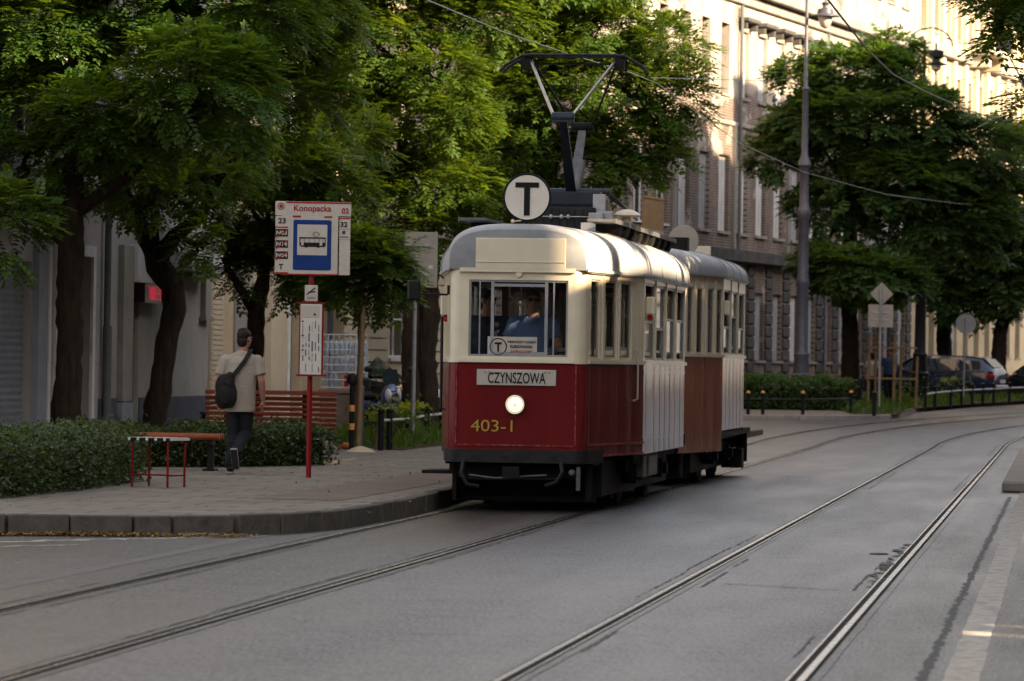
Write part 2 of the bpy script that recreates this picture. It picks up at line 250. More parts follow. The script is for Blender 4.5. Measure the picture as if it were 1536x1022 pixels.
# ------------------------------------------------------------------ mesh builder
class MB:
    def __init__(s): s.v = []; s.f = []; s.m = []; s.sm = []; s.mi = 0; s.T = None
    def _add(s, vs, fs, smooth=False):
        o = len(s.v)
        for p in vs:
            p = Vector(p); s.v.append(tuple(s.T @ p) if s.T is not None else tuple(p))
        for f in fs: s.f.append([i + o for i in f]); s.m.append(s.mi); s.sm.append(smooth)
    def quad(s, *p): s._add(p, [list(range(len(p)))])
    def box(s, x0, x1, y0, y1, z0, z1):
        s._add([(x, y, z) for z in (z0, z1) for y in (y0, y1) for x in (x0, x1)], [(0, 2, 3, 1), (4, 5, 7, 6), (0, 1, 5, 4), (2, 6, 7, 3), (0, 4, 6, 2), (1, 3, 7, 5)])
    def obox(s, c, ax, h):
        c = Vector(c); A = [Vector(a) * k for a, k in zip(ax, h)]
        s._add([c + A[0] * i + A[1] * j + A[2] * k for k in (-1, 1) for j in (-1, 1) for i in (-1, 1)], [(0, 2, 3, 1), (4, 5, 7, 6), (0, 1, 5, 4), (2, 6, 7, 3), (0, 4, 6, 2), (1, 3, 7, 5)])
    def beam(s, p, q, w, h, up=(0, 0, 1)):
        p, q = Vector(p), Vector(q); d = (q - p); L = d.length; d.normalize(); u = Vector(up)
        if abs(d.dot(u)) > .99: u = Vector((0, 1, 0))
        x = d.cross(u).normalized(); z = x.cross(d)
        s.obox((p + q) / 2, (x, d, z), (w / 2, L / 2, h / 2))
    def tube(s, pts, r, n=8, caps=True, smooth=True, jit=0):
        pts = [Vector(p) for p in pts]; k = len(pts); rs = r if isinstance(r, (list, tuple)) else [r] * k
        vs = []; x = None
        for i, p in enumerate(pts):
            d = (pts[min(i + 1, k - 1)] - pts[max(i - 1, 0)]).normalized()
            if x is None: x = d.orthogonal().normalized()
            else: x = (x - d * x.dot(d)).normalized()
            y = d.cross(x)
            for j in range(n):
                a = 2 * PI * j / n; rr = rs[i] * (1 + (random.uniform(-jit, jit) if jit else 0))
                vs.append(p + (x * math.cos(a) + y * math.sin(a)) * rr)
        fs = [(i * n + j, i * n + (j + 1) % n, (i + 1) * n + (j + 1) % n, (i + 1) * n + j) for i in range(k - 1) for j in range(n)]
        if caps: fs += [tuple(reversed(range(n))), tuple(range((k - 1) * n, k * n))]
        s._add(vs, fs, smooth)
    def lathe(s, prof, n=20, c=(0, 0, 0), axis='z', smooth=True, arc=2 * PI, caps=True):
        c = Vector(c); vs = []
        for r, h in prof:
            for j in range(n):
                a = arc * j / n; p = (r * math.cos(a), r * math.sin(a), h)
                if axis == 'y': p = (p[0], h, p[1])
                if axis == 'x': p = (h, p[0], p[1])
                vs.append(c + Vector(p))
        k = len(prof)
        fs = [(i * n + j, i * n + (j + 1) % n, (i + 1) * n + (j + 1) % n, (i + 1) * n + j) for i in range(k - 1) for j in range(n)]
        if caps: fs += [tuple(range(n)), tuple(range((k - 1) * n, k * n))]
        s._add(vs, fs, smooth)
    def ext(s, poly, d, smooth=False):
        """polygon (3D points) extruded along d"""
        n = len(poly); d = Vector(d); vs = [Vector(p) for p in poly] + [Vector(p) + d for p in poly]
        s._add(vs, [tuple(range(n)), tuple(range(2 * n - 1, n - 1, -1))])
        s._add(vs, [(i, i + n, (i + 1) % n + n, (i + 1) % n) for i in range(n)], smooth)
    def loft(s, rings, closed=True, caps=True, smooth=True):
        n = len(rings[0]); k = len(rings); vs = [p for r in rings for p in r]
        nn = n if closed else n - 1
        s._add(vs, [(i * n + j, i * n + (j + 1) % n, (i + 1) * n + (j + 1) % n, (i + 1) * n + j) for i in range(k - 1) for j in range(nn)], smooth)
        if caps: s._add(rings[0], [tuple(range(n))]); s._add(rings[-1], [tuple(range(n))])
    def ell(s, c, r, nu=16, nv=10, R=None):
        c = Vector(c); vs = []
        for i in range(nv + 1):
            t = PI * i / nv - PI / 2
            for j in range(nu):
                a = 2 * PI * j / nu; p = Vector((r[0] * math.cos(t) * math.cos(a), r[1] * math.cos(t) * math.sin(a), r[2] * math.sin(t)))
                vs.append(c + (R @ p if R is not None else p))
        s._add(vs, [(i * nu + j, i * nu + (j + 1) % nu, (i + 1) * nu + (j + 1) % nu, (i + 1) * nu + j) for i in range(nv) for j in range(nu)], True)
    def cap(s, p, q, r0, r1, n=12, flat0=False, flat1=False):
        """tapered capsule"""
        p, q = Vector(p), Vector(q); d = (q - p).normalized(); pts = []; rs = []
        if not flat0:
            for k in (90, 60, 30): pts.append(p - d * r0 * math.sin(math.radians(k))); rs.append(max(r0 * math.cos(math.radians(k)), 1e-4))
        pts.append(p); rs.append(r0); pts.append(q); rs.append(r1)
        if not flat1:
            for k in (30, 60, 90): pts.append(q + d * r1 * math.sin(math.radians(k))); rs.append(max(r1 * math.cos(math.radians(k)), 1e-4))
        s.tube(pts, rs, n)
    def pierced(s, O, u, v, n, W, Hh, holes, t):
        """wall W x Hh with rectangular holes (u0,u1,v0,v1); n points outward, thickness t inward"""
        O, u, v, n = Vector(O), Vector(u), Vector(v), Vector(n)
        us = sorted(set([0, W] + [a for h in holes for a in h[:2]])); vs = sorted(set([0, Hh] + [a for h in holes for a in h[2:4]]))
        pt = lambda a, b, d=0: O + u * a + v * b - n * d
        for i in range(len(us) - 1):
            for j in range(len(vs) - 1):
                ca, cb = (us[i] + us[i + 1]) / 2, (vs[j] + vs[j + 1]) / 2
                if any(h[0] < ca < h[1] and h[2] < cb < h[3] for h in holes): continue
                a0, a1, b0, b1 = us[i], us[i + 1], vs[j], vs[j + 1]
                s.quad(pt(a0, b0), pt(a1, b0), pt(a1, b1), pt(a0, b1))
                if t: s.quad(pt(a0, b0, t), pt(a0, b1, t), pt(a1, b1, t), pt(a1, b0, t))
        if t:
            for h in holes + [(0, W, 0, Hh)]:
                c = [(h[0], h[2]), (h[1], h[2]), (h[1], h[3]), (h[0], h[3])]
                for k in range(4):
                    a, b = c[k], c[(k + 1) % 4]; s.quad(pt(*a), pt(*b), pt(*b, t), pt(*a, t))
    def text(s, body, O, u, v, hgt, width=None, center=True, bold=0., lift=.003):
        vs, fs, (x0, x1, y0, y1) = text_shape(body, bold)
        O, u, v = Vector(O), Vector(u).normalized(), Vector(v).normalized(); n = u.cross(v)
        k = hgt / (y1 - y0); kx = k if width is None else width / (x1 - x0)
        off = (x1 + x0) / 2 if center else x0
        s._add([O + u * ((x - off) * kx) + v * ((y - (y0 + y1) / 2) * k) + n * lift for x, y in vs], fs)
    def build(s, name, mats, parent=None, loc=None, bevel=0, recalc=True, seg=1, auto=40):
        me = bpy.data.meshes.new(name); me.from_pydata(s.v, [], s.f)
        if isinstance(mats, str): mats = [mats]
        for q in mats: me.materials.append(MATS[q])
        me.polygons.foreach_set('material_index', s.m); me.polygons.foreach_set('use_smooth', s.sm)
        bm = bmesh.new(); bm.from_mesh(me)
        bmesh.ops.remove_doubles(bm, verts=bm.verts, dist=1e-5)
        if recalc: bmesh.ops.recalc_face_normals(bm, faces=bm.faces)
        if bevel:
            es = [e for e in bm.edges if len(e.link_faces) == 2 and e.calc_face_angle(0) > .6]
            try: bmesh.ops.bevel(bm, geom=es, offset=bevel, segments=seg, profile=.6, affect='EDGES', clamp_overlap=True)
            except Exception: pass
        bm.to_mesh(me); bm.free()
        if any(s.sm): me.set_sharp_from_angle(angle=math.radians(auto))
        me.update()
        o = bpy.data.objects.new(name, me); COL.objects.link(o)
        if parent is not None: o.parent = parent
        if loc is not None: o.location = loc
        return o
_TX = {}
def text_shape(body, bold=0.):
    key = (body, bold)
    if key not in _TX:
        cu = bpy.data.curves.new('t', 'FONT'); cu.body = body; cu.offset = bold; cu.resolution_u = 3
        o = bpy.data.objects.new('t', cu); COL.objects.link(o); dg = bpy.context.evaluated_depsgraph_get(); dg.update()
        e = o.evaluated_get(dg); me = e.to_mesh()
        vs = [(q.co.x, q.co.y) for q in me.vertices]; fs = [tuple(p.vertices) for p in me.polygons]
        e.to_mesh_clear(); bpy.data.objects.remove(o); bpy.data.curves.remove(cu)
        xs = [a for a, b in vs]; ys = [b for a, b in vs]
        _TX[key] = (vs, fs, (min(xs), max(xs), min(ys), max(ys)))
    return _TX[key]
def tag(o, label, cat, group=None, kind=None):
    o['label'] = label; o['category'] = cat
    if group: o['group'] = group
    if kind: o['kind'] = kind
    return o
def thing(name, label, cat, loc=(0, 0, 0), rotz=0, group=None):
    o = bpy.data.objects.new(name, None); COL.objects.link(o); o.location = loc; o.rotation_euler = (0, 0, rotz); o.empty_display_size = .2
    return tag(o, label, cat, group)
def struct(o): o['kind'] = 'structure'; return o
def copy_tree(o, parent=None):
    c = o.copy(); COL.objects.link(c)
    if parent is not None: c.parent = parent
    for ch in list(o.children): copy_tree(ch, c)
    return c
def remeshed(name, mb, mt, parent, voxel, smooth=4, loc=None):
    o = mb.build(name, mt, parent, loc, recalc=True)
    r = o.modifiers.new('r', 'REMESH'); r.mode = 'VOXEL'; r.voxel_size = voxel; r.use_smooth_shade = True
    sm = o.modifiers.new('s', 'SMOOTH'); sm.iterations = smooth; sm.factor = .5
    dg = bpy.context.evaluated_depsgraph_get(); dg.update()
    me = bpy.data.meshes.new_from_object(o.evaluated_get(dg)); o.modifiers.clear(); o.data = me; me.name = name
    if not me.materials: me.materials.append(MATS[mt])
    return o
def np_mesh(name, V, Fq, mt, parent=None, loc=None):
    """big quad mesh from numpy arrays V (n,3) Fq (m,4)"""
    me = bpy.data.meshes.new(name); me.vertices.add(len(V)); me.vertices.foreach_set('co', V.astype(np.float32).ravel())
    m = len(Fq); me.loops.add(m * 4); me.loops.foreach_set('vertex_index', Fq.astype(np.int32).ravel())
    me.polygons.add(m); me.polygons.foreach_set('loop_start', np.arange(0, m * 4, 4, dtype=np.int32))
    try: me.polygons.foreach_set('loop_total', np.full(m, 4, np.int32))
    except Exception: pass
    me.materials.append(MATS[mt]); me.update(calc_edges=True)
    o = bpy.data.objects.new(name, me); COL.objects.link(o)
    if parent is not None: o.parent = parent
    if loc is not None: o.location = loc
    return o
# ------------------------------------------------------------------ street frame (left track)
TH = math.atan(.135)
def track(Y, off=0.):
    """point on the ground, off metres to the right of the left track's centre line"""
    q = max(0., Y - 84.); x = -5.89 + .135 * Y + q * q / 1000.; t = .135 + q / 500.; n = Vector((1, -t, 0)).normalized()
    return Vector((x, Y, 0)) + n * off
def ribbon(mb, o0, o1, z, Y0, Y1, step, j0=0, j1=0, seed=1):
    r = random.Random(seed); a = []; Y = Y0
    while Y <= Y1 + 1e-6:
        p = track(Y, o0 + r.uniform(-j0, j0)); q = track(Y, o1 + r.uniform(-j1, j1)); a.append((Vector((p.x, p.y, z)), Vector((q.x, q.y, z)))); Y += step
    for i in range(len(a) - 1): mb.quad(a[i][0], a[i][1], a[i + 1][1], a[i + 1][0])
# ------------------------------------------------------------------ trams
def roof_h(x, w, h, n):
    q = min(1, abs(x) / w); return h * (1 - q ** n) ** (1 / n)
def tram(name, label, Yf, p):
    f = track(Yf); root = thing(name, label, 'tram', (f.x, f.y, 0), -TH, 'coupled vintage tram cars')
    hw, hc, tl, ml = p['hw'], .74, 2.25, p['ml']; L = 2 * tl + ml; zb, zg, zs = p['belt'], p['gut'], p['skirt']; red = p['red']
    ct = .14
    def corner(sx, back=False, o=0.):
        pts = []
        for k in range(6):
            a = k / 5 * PI / 2; x = .62 + (.12 + o) * math.sin(a); y = ct - (ct + o) * math.cos(a)
            pts.append((sx * x, L - y if back else y))
        return pts
    # facets: O, u, n, length, kind
    F = []
    def facet(a, b, kind, sx):
        a, b = Vector((a[0], a[1], 0)), Vector((b[0], b[1], 0)); u = (b - a); l = u.length; u.normalize(); n = Vector((u.y, -u.x, 0))
        c = (a + b) / 2
        if n.dot(c - Vector((0, L / 2 if kind == 'main' else (0.5 * L), 0))) < 0: n = -n
        F.append((a, u, n, l, kind, sx))
    for sx in (1, -1):
        facet((sx * hc, ct), (sx * hw, tl), 'taper', sx); facet((sx * hw, tl), (sx * hw, L - tl), 'main', sx); facet((sx * hc, L - ct), (sx * hw, L - tl), 'tail', sx)
    facet((-.62, 0), (.62, 0), 'front', 0); facet((-.62, L), (.62, L), 'rear', 0)
    up = MB(); hu = zg - zb; Z = Vector((0, 0, 1))
    holes_of = {'front': p['fw'], 'rear': p['fw'], 'taper': p['tw'], 'tail': p['tw'], 'main': p['mw']}
    zlow = {'front': zs, 'rear': zs, 'taper': p['tskirt'], 'tail': p['tskirt'], 'main': p['mskirt']}
    trim = MB(); seam = MB()
    for a, u, n, l, kind, sx in F:
        O = a + Z * zb; hs = [(h[0], h[1], h[2], h[3]) for h in holes_of[kind] if h[1] < l]
        up.pierced(O, u, Z, n, l, hu, hs, .045)
        # lower panel
        lo = MB(); z0 = zlow[kind]
        if kind == 'front':
            lo.ext([(x, y, z0) for x, y in list(reversed(corner(-1))) + corner(1) + [(.68, .2), (-.68, .2)]], (0, 0, zb - z0))
            o = lo.build('front_panel', red, root, auto=50)
        elif kind == 'rear':
            lo.ext([(x, y, z0) for x, y in list(reversed(corner(-1, True))) + corner(1, True) + [(.68, L - .2), (-.68, L - .2)]], (0, 0, zb - z0)); lo.build('rear_panel', red, root, auto=50)
        else:
            # gently bowed sheet panels between vertical seams
            cuts = p['tseam'] if kind != 'main' else p['mseam']; cuts = [c for c in cuts if 0 < c < l]; ed = [0] + cuts + [l]
            for k in range(len(ed) - 1):
                e0, e1 = ed[k], ed[k + 1]; N = 7; rr = random.Random(k + int(sx * 7) + len(kind)); amp = rr.uniform(.003, .007); cols = []
                rows = [z0, z0 + .1, z0 + .3, (z0 + zb) / 2, zb - .25, zb - .06, zb]
                ph = rr.uniform(0, 6)
                vs = []
                for zi, z in enumerate(rows):
                    for i in range(N):
                        t = i / (N - 1); bow = amp * math.sin(PI * t) * (1 - .5 * abs(zi - 3) / 3) + .0012 * math.sin(ph + zi * 1.3 + t * 5) * math.sin(PI * t)
                        vs.append(a + u * (e0 + .004 + (e1 - e0 - .008) * t) + Z * z + n * bow)
                fs = [(r * N + i, r * N + i + 1, (r + 1) * N + i + 1, (r + 1) * N + i) for r in range(6) for i in range(N - 1)]
                lo._add(vs, fs, True)
                seam.obox(a + u * e0 + Z * ((z0 + zb) / 2) - n * .004, (u, n, Z), (.008, .006, (zb - z0) / 2))
            lo.quad(a + Z * z0 - n * .03, a + u * l + Z * z0 - n * .03, a + u * l + Z * zb - n * .03, a + Z * zb - n * .03)
            lo.build('side_panel', red, root, recalc=False)
            if kind == 'main' and p.get('band'):
                seam.obox(a + u * (l / 2) + Z * (z0 + .17) + n * .004, (u, n, Z), (l / 2, .005, .008))
                seam.obox(a + u * (l / 2) + Z * (zb - .1) + n * .004, (u, n, Z), (l / 2, .005, .010))
        trim.obox(a + u * (l / 2) + Z * (zb + .005) + n * .012, (u, n, Z), (l / 2, .018, .020))
        trim.obox(a + u * (l / 2) + Z * (zg - .015) + n * .014, (u, n, Z), (l / 2, .02, .022))
        # vertical posts between windows
        if kind in ('main', 'taper', 'tail'):
            e = sorted([h[1] for h in hs])
            for k, h in enumerate(sorted(hs)[:-1]):
                c = (h[1] + sorted(hs)[k + 1][0]) / 2; trim.obox(a + u * c + Z * (zb + hu / 2) + n * .006, (u, n, Z), (.018, .007, hu / 2 - .03))
        # windows
        for k, h in enumerate(sorted(hs)):
            w = MB(); gl = MB(); q = lambda uu, vv, d=0: O + u * uu + Z * vv - n * d
            fr = .022 if kind != 'main' else .026; d0 = .028
            def bar(u0, v0, u1, v1, wd=fr, dd=d0, th=.012):
                c = q((u0 + u1) / 2, (v0 + v1) / 2, dd); w.obox(c, (u, n, Z), (abs(u1 - u0) / 2 + (wd / 2 if u0 == u1 else 0), th, abs(v1 - v0) / 2 + (wd / 2 if v0 == v1 else 0)))
            e = fr / 2
            bar(h[0] + e, h[2], h[0] + e, h[3]); bar(h[1] - e, h[2], h[1] - e, h[3]); bar(h[0] + fr, h[2] + e, h[1] - fr, h[2] + e); bar(h[0] + fr, h[3] - e, h[1] - fr, h[3] - e)
            if kind in ('front', 'rear'):
                for uu, wd in p['fbars']: bar(uu, h[2] + fr, uu, h[3] - fr, wd)
                bar(p['fbars'][1][0], h[3] - .055, p['fbars'][2][0], h[3] - .055, .03, d0, .013); bar(p['fbars'][1][0], h[2] + .035, p['fbars'][2][0], h[2] + .035, .03, d0, .013)
            gv0, gv1 = h[2], h[3]
            if kind == 'main':
                mid = h[2] + (h[3] - h[2]) * (p['sash'][k % len(p['sash'])])
                bar(h[0] + fr, mid, h[1] - fr, mid, .03)
                iu = .03; lo_ = h[2] + .10
                for uu in (h[0] + .06, h[1] - .06): bar(uu, lo_, uu, mid - .02, .022, d0 + .02, .008)
                bar(h[0] + .07, lo_, h[1] - .07, lo_, .03, d0 + .02, .008)
                gv0, gv1 = (lo_, mid) if k % 4 != 1 else (mid, h[3])
            gl.quad(q(h[0], gv0, d0), q(h[1], gv0, d0), q(h[1], gv1, d0), q(h[0], gv1, d0))
            wo = w.build('window', 'alu' if kind in ('front', 'main') else 'tram_trim', root); gl.build('pane', 'tram_glass', wo, recalc=False)
    for back in (0, 1):
        for sx in (1, -1):
            c = corner(sx, bool(back)); r0 = [Vector((x, y, zb)) for x, y in c]; r1 = [Vector((x, y, zg)) for x, y in c]; up.loft([r0, r1], closed=False, caps=False)
            c2 = corner(sx, bool(back), .014); trim.loft([[Vector((x, y, zb - .02)) for x, y in c2], [Vector((x, y, zb + .025)) for x, y in c2]], closed=False, caps=False)
    # above the gutter behind the roof edge
    up.build('upper_body', 'tram_cream', root, recalc=False, auto=35); trim.build('belt_trim', 'tram_cream', root); seam.build('seam_strip', red, root)
    # roof
    rf = MB(); rh = p['rh']; secs = []
    def width(s):
        s = min(s, L - s)
        return hc + (hw - hc) * min(1, max(0, (s - ct) / (tl - ct)))
    ss = [-.01, .02, .07, .16, .4, 1, 1.7, 2.25, 2.6] ; ss = ss + [L * .5] + [L - s for s in reversed(ss)]
    for s in ss:
        e = min(s, L - s); w = width(s) + .035; k = {-.01: .86, .02: .93, .07: .975}.get(round(e, 3), 1.); nn = 3.3 if e < 1 else 2.7
        hh = rh * k * (.97 if e < 1 else 1); ww = w * (1 - (1 - k) * .35); ring = []
        for j in range(29):
            a = PI * j / 28; cx = math.cos(a); sy = math.sin(a)
            ring.append(Vector((ww * math.copysign(abs(cx) ** (2 / nn), cx), s, zg + hh * abs(sy) ** (2 / nn))))
        ring = [Vector((ww, s, zg - .01))] + ring + [Vector((-ww, s, zg - .01))]; secs.append(ring)
    rf.loft(secs, closed=False, caps=False); rf.mi = 1; rf._add(secs[0], [tuple(range(len(secs[0])))]); rf._add(secs[-1], [tuple(range(len(secs[0])))])
    ro = rf.build('roof', ['roof_silver', 'roof_grey'], root, auto=55)
    gut = MB()
    for i in range(len(secs) - 1):
        for e in (0, -1):
            a, b = secs[i][e], secs[i + 1][e]; gut.beam(a + Vector((.008 if e == 0 else -.008, 0, 0)), b + Vector((.008 if e == 0 else -.008, 0, 0)), .025, .03)
    for sx in (-1, 1):
        for k, s in enumerate([tl, tl + ml * .33, tl + ml * .67, L - tl]):
            w = width(s) + .045; pts = []
            for j in range(13):
                a = PI / 2 * j / 12; pts.append((sx * w * math.cos(a) ** (2 / 2.7), s, zg + (rh + .004) * math.sin(a) ** (2 / 2.7)))
            gut.tube(pts, .006, 5)
    gut.build('gutter', 'roof_silver', ro)
    # inside
    it = MB(); it.ext([(-.60, .25, .8), (.60, .25, .8), (hw - .08, tl, .8), (hw - .08, L - tl, .8), (.6, L - .25, .8), (-.6, L - .25, .8), (-hw + .08, L - tl, .8), (-hw + .08, tl, .8)], (0, 0, .06)); it.build('floor', 'interior_dark', root)
    for s in (2.35, L - 2.35):
        b = MB()
        for x0, x1 in ((-hw + .06, -.42), (.42, hw - .06)): b.box(x0, x1, s, s + .04, .86, zb + .05); b.box(x0, x0 + .07, s, s + .04, zb, zg); b.box(x1 - .07, x1, s, s + .04, zb, zg)
        b.box(-hw + .06, hw - .06, s, s + .04, zg - .12, zg + .2)
        b.build('bulkhead', 'interior', root)
    for sx in (-1, 1):
        st = MB(); st.box(sx * .55, sx * (hw - .07), 2.5, L - 2.5, 1.25, 1.31); st.box(sx * (hw - .13), sx * (hw - .07), 2.5, L - 2.5, 1.31, 1.7); st.build('seat', 'interior', root, bevel=.02)
    ce = MB(); ce.box(-hw * .9, hw * .9, 2.4, L - 2.4, zg + .06, zg + .09); ce.build('ceiling', 'interior', root)
    hr = MB()
    for x in (-.45, .45): hr.tube([(x, 2.4, zg - .08), (x, L - 2.4, zg - .08)], .016, 6)
    hr.build('grab_rail', 'chrome', root)
    for k in range(5):
        s = MB(); x = (-.45, .45)[k % 2]; y = 2.7 + k * .5; s.tube([(x, y, zg - .08), (x, y, zg - .24)], .012, 5)
        s.lathe([(.045 + .011 * math.cos(t), .011 * math.sin(t)) for t in [i * PI / 4 for i in range(9)]], 14, (x, y, zg - .29), 'y', caps=False); s.build('hand_strap', 'tram_cream', root)
    # running gear
    un = MB(); un.box(-.8, .8, .35, L - .35, zs - .16, zs - .02); un.box(-hw + .1, hw - .1, tl, L - tl, zs - .14, zs - .03)
    ax = p['axles']
    for sx in (-1, 1):
        un.box(sx * .84, sx * .93, ax[0] - .75, ax[1] + .75, .40, .52)
        for y in ax:
            un.box(sx * .82, sx * .98, y - .13, y + .13, .25, .47); un.lathe([(.07, 0), (.07, .05)], 12, (sx * .98 - (.0 if sx > 0 else .05), y, .36), 'x')
            for dy in (-.33, .33): un.lathe([(.06, .30), (.075, .34), (.06, .38), (.075, .42), (.06, .46)], 10, (sx * .9, y + dy, 0))
    for k in range(8): un.box(-.7, .7, .85 + k * .012, .86 + k * .012, .12 + k * .025, .13 + k * .025)
    un.box(-.78, .78, .82, .86, .10, .16); un.box(-.74, -.70, .5, .86, .12, zs - .1); un.box(.70, .74, .5, .86, .12, zs - .1)
    un.box(-.5, .5, ax[0] + .6, ax[1] - .6, .22, .5)
    un.box(-.66, .66, .3, 2.3, zs - .3, zs - .15); un.box(-.66, .66, L - 2.2, L - .3, zs - .3, zs - .15); un.box(-.72, .72, .9, 1.0, .12, zs - .1); un.box(-.80, .80, 2.2, 2.35, .1, zs - .1); un.box(-.82, -.70, 1.0, L - 1.2, .16, zs - .1); un.box(.70, .82, 1.0, L - 1.2, .16, zs - .1); un.box(-.7, .7, 1.0, L - 1.2, .16, .2)  # filler boxes added to block light and stand in for shade under the floor
    un.build('underframe', 'under_metal', root)
    for y in ax:
        for sx in (-1, 1):
            w = MB(); w.lathe([(.03, -.05), (.30, -.05), (.33, -.03), (.36, -.03), (.36, .05), (.385, .055), (.385, .075), (.31, .075), (.28, .03), (.1, .03), (.1, .08), (.03, .08)], 28, (sx * .74, y, .372), 'x') if sx < 0 else w.lathe([(.03, .05), (.30, .05), (.33, .03), (.36, .03), (.36, -.05), (.385, -.055), (.385, -.075), (.31, -.075), (.28, -.03), (.1, -.03), (.1, -.08), (.03, -.08)], 28, (sx * .74, y, .372), 'x')
            w.build('wheel', 'under_metal', root)
    return root, L, F, width, zg, rh
P1 = dict(hw=1.13, ml=4.95, belt=1.615, gut=2.60, skirt=.665, tskirt=.60, mskirt=.60, red='tram_red', rh=.50,
          fw=[(.10, 1.165, .05, .865)], tw=[(.12, .45, .045, .89), (.645, 1.10, .045, .89), (1.24, 1.67, .045, .89)], mw=[(.10 + k * 1.2375, 1.14 + k * 1.2375, .04, .90) for k in range(4)],
          fbars=[(.215, .014), (.352, .034), (.93, .034), (1.01, .016)], tseam=[.12, .55, 1.17, 1.70], mseam=[.30, 1.2375, 1.9, 2.475, 3.1, 3.7125, 4.4], sash=[.5, .42, .56, .56], band=True, axles=(3.2, 6.2))
t1, L1, F1, wid1, zg1, rh1 = tram('tram_motor_car', 'red and cream vintage tram car numbered 403-1 with pantograph and round T disc, leading', 44.0, P1)
P2 = dict(hw=1.13, ml=3.75, belt=1.735, gut=2.84, skirt=.72, tskirt=.44, mskirt=.72, red='tram_brown', rh=.36,
          fw=[(.10, 1.165, .05, .865)], tw=[(.34, .62, .03, .915), (.80, 1.14, .03, .915), (1.35, 1.67, .03, .915), (1.80, 2.10, .03, .915)], mw=[(.10 + k * 1.25, 1.15 + k * 1.25, .03, .92) for k in range(3)],
          fbars=[(.215, .014), (.352, .034), (.93, .034), (1.01, .016)], tseam=[.70, 1.24, 1.74], mseam=[.62, 1.25, 1.87, 2.5, 3.1], sash=[.42, .6, .42], axles=(2.9, 5.4))
t2, L2, F2, wid2, zg2, rh2 = tram('tram_trailer', 'brownish red and cream tram trailer coupled behind the leading car', 54.5, P2)
# ---- details of the leading car (local: x right, y back from the nose, z above rail)
X, Yv, Zv = Vector((1, 0, 0)), Vector((0, 1, 0)), Vector((0, 0, 1))
b = MB(); b.box(-.45, .515, -.035, .05, 2.60, 2.925); b.box(-.44, .505, -.045, -.034, 2.665, 2.675); b.build('destination_box', 'tram_cream', t1, bevel=.012)
b = MB(); b.lathe([(.02, -.03), (.034, -.028), (.036, -.01), (.036, .0)], 16, (.015, 0, 2.545), 'y'); b.build('marker_cap', 'tram_cream', t1)
b = MB(); b.box(-.42, .43, -.024, -.002, 1.357, 1.527); pl = b.build('name_plate', 'signwhite', t1, bevel=.004)
b = MB(); b.text("CZYNSZOWA", (.01, -.026, 1.437), X, Zv, .118, .62, bold=.012)
for x in (-.33, .36): b.lathe([(.007, -.029), (.007, -.024)], 8, (x, 0, 1.495), 'y')
for x, dx in ((-.30, .025), (.325, -.03)): b.beam((x, -.0265, 1.508), (x + dx, -.0265, 1.490), .012, .003)
b.build('lettering', 'ink', pl)
b = MB(); b.lathe([(.082, -.04), (.100, -.065), (.108, -.055), (.11, -.03), (.105, 0)], 28, (.0, 0, 1.155), 'y'); hl = b.build('headlight', 'chrome', t1)
b = MB(); b.lathe([(.082, -.046), (.06, -.058), (.02, -.064), (.001, -.065)], 24, (0, 0, 1.155), 'y'); b.build('lens', 'lamp_glass', hl)
b = MB(); b.lathe([(.016, -.078), (.018, -.068), (.016, -.06)], 12, (0, 0, 1.15), 'y'); b.build('bulb', 'lamp_bulb', hl)
b = MB(); b.text("403-1", (-.255, -.004, .925), X, Zv, .125, .45, bold=.0)
b.build('fleet_number', 'gold', t1)
b = MB(); b.text("403-1", (-.247, -.0015, .917), X, Zv, .125, .45, bold=.012); b.build('number_shadow', 'ink', t1)
b = MB()
b.box(-.62, .62, -.012, .0, .715, .727); b.beam((.64, -.008, .73), (.64, -.008, 1.58), .012, .01); b.beam((-.64, -.006, .73), (-.64, -.006, 1.58), .012, .01)
fa, fu, fn, fl = F1[0][:4]; b.obox(fa + fu * (fl / 2) + Zv * .735 + fn * .012, (fu, fn, Zv), (fl / 2, .008, .011)); b.obox(fa + fu * (fl / 2) + Zv * .615 + fn * .012, (fu, fn, Zv), (fl / 2, .01, .011))
b.build('moulding', 'worn_red', t1)
b = MB()
pts = []
for k in range(6): a = k / 5 * PI / 2; pts.append((.62 + .15 * math.sin(a), .14 - .17 * math.cos(a)))
pl_ = [(-x, y) for x, y in reversed(pts)] + pts
e = fa + fu * .55 + fn * .03; pl_ = [(-e.x, e.y)] + pl_ + [(e.x, e.y)]
b.ext([(x, y, .535) for x, y in pl_] + [(.6, .5, .535), (-.6, .5, .535)], (0, 0, .14))
for x in (-.45, -.12, .14, .42): b.lathe([(.014, -.045), (.016, -.02)], 8, (x, 0, .6), 'y')
b.build('bumper', 'dark_metal', t1)
b = MB(); b.beam((0, -.28, .44), (0, .9, .44), .09, .09); b.box(-.09, .09, -.32, -.26, .38, .50); b.tube([(-.5, -.02, .36), (-.2, -.1, .36), (.5, -.02, .37)], .012, 6); b.build('coupler', 'under_metal', t1)
b = MB(); b.tube([(-.55, -.03, .54), (-.56, -.10, .42), (-.50, -.10, .30), (-.38, -.04, .28)], .022, 8); b.tube([(.50, -.03, .54), (.52, -.09, .44), (.46, -.09, .34), (.34, -.03, .30)], .022, 8); b.build('brake_hose', 'dark_metal', t1)
b = MB(); b.tube([(-.48, -.06, .40), (-.2, -.08, .37), (.35, -.06, .41)], .010, 6); b.lathe([(.02, -.09), (.035, -.07), (.035, -.03)], 12, (.62, 0, .44), 'y'); b.box(.66, .70, .0, .05, .25, .5); b.build('lifeguard_lever', 'grey_metal', t1)
b = MB(); b.box(.80, 1.06, 3.1, 4.7, .32, .57); b.box(.82, 1.08, 3.5, 4.5, .34, .55); b.build('battery_box', 'grey_metal', t1, bevel=.01)
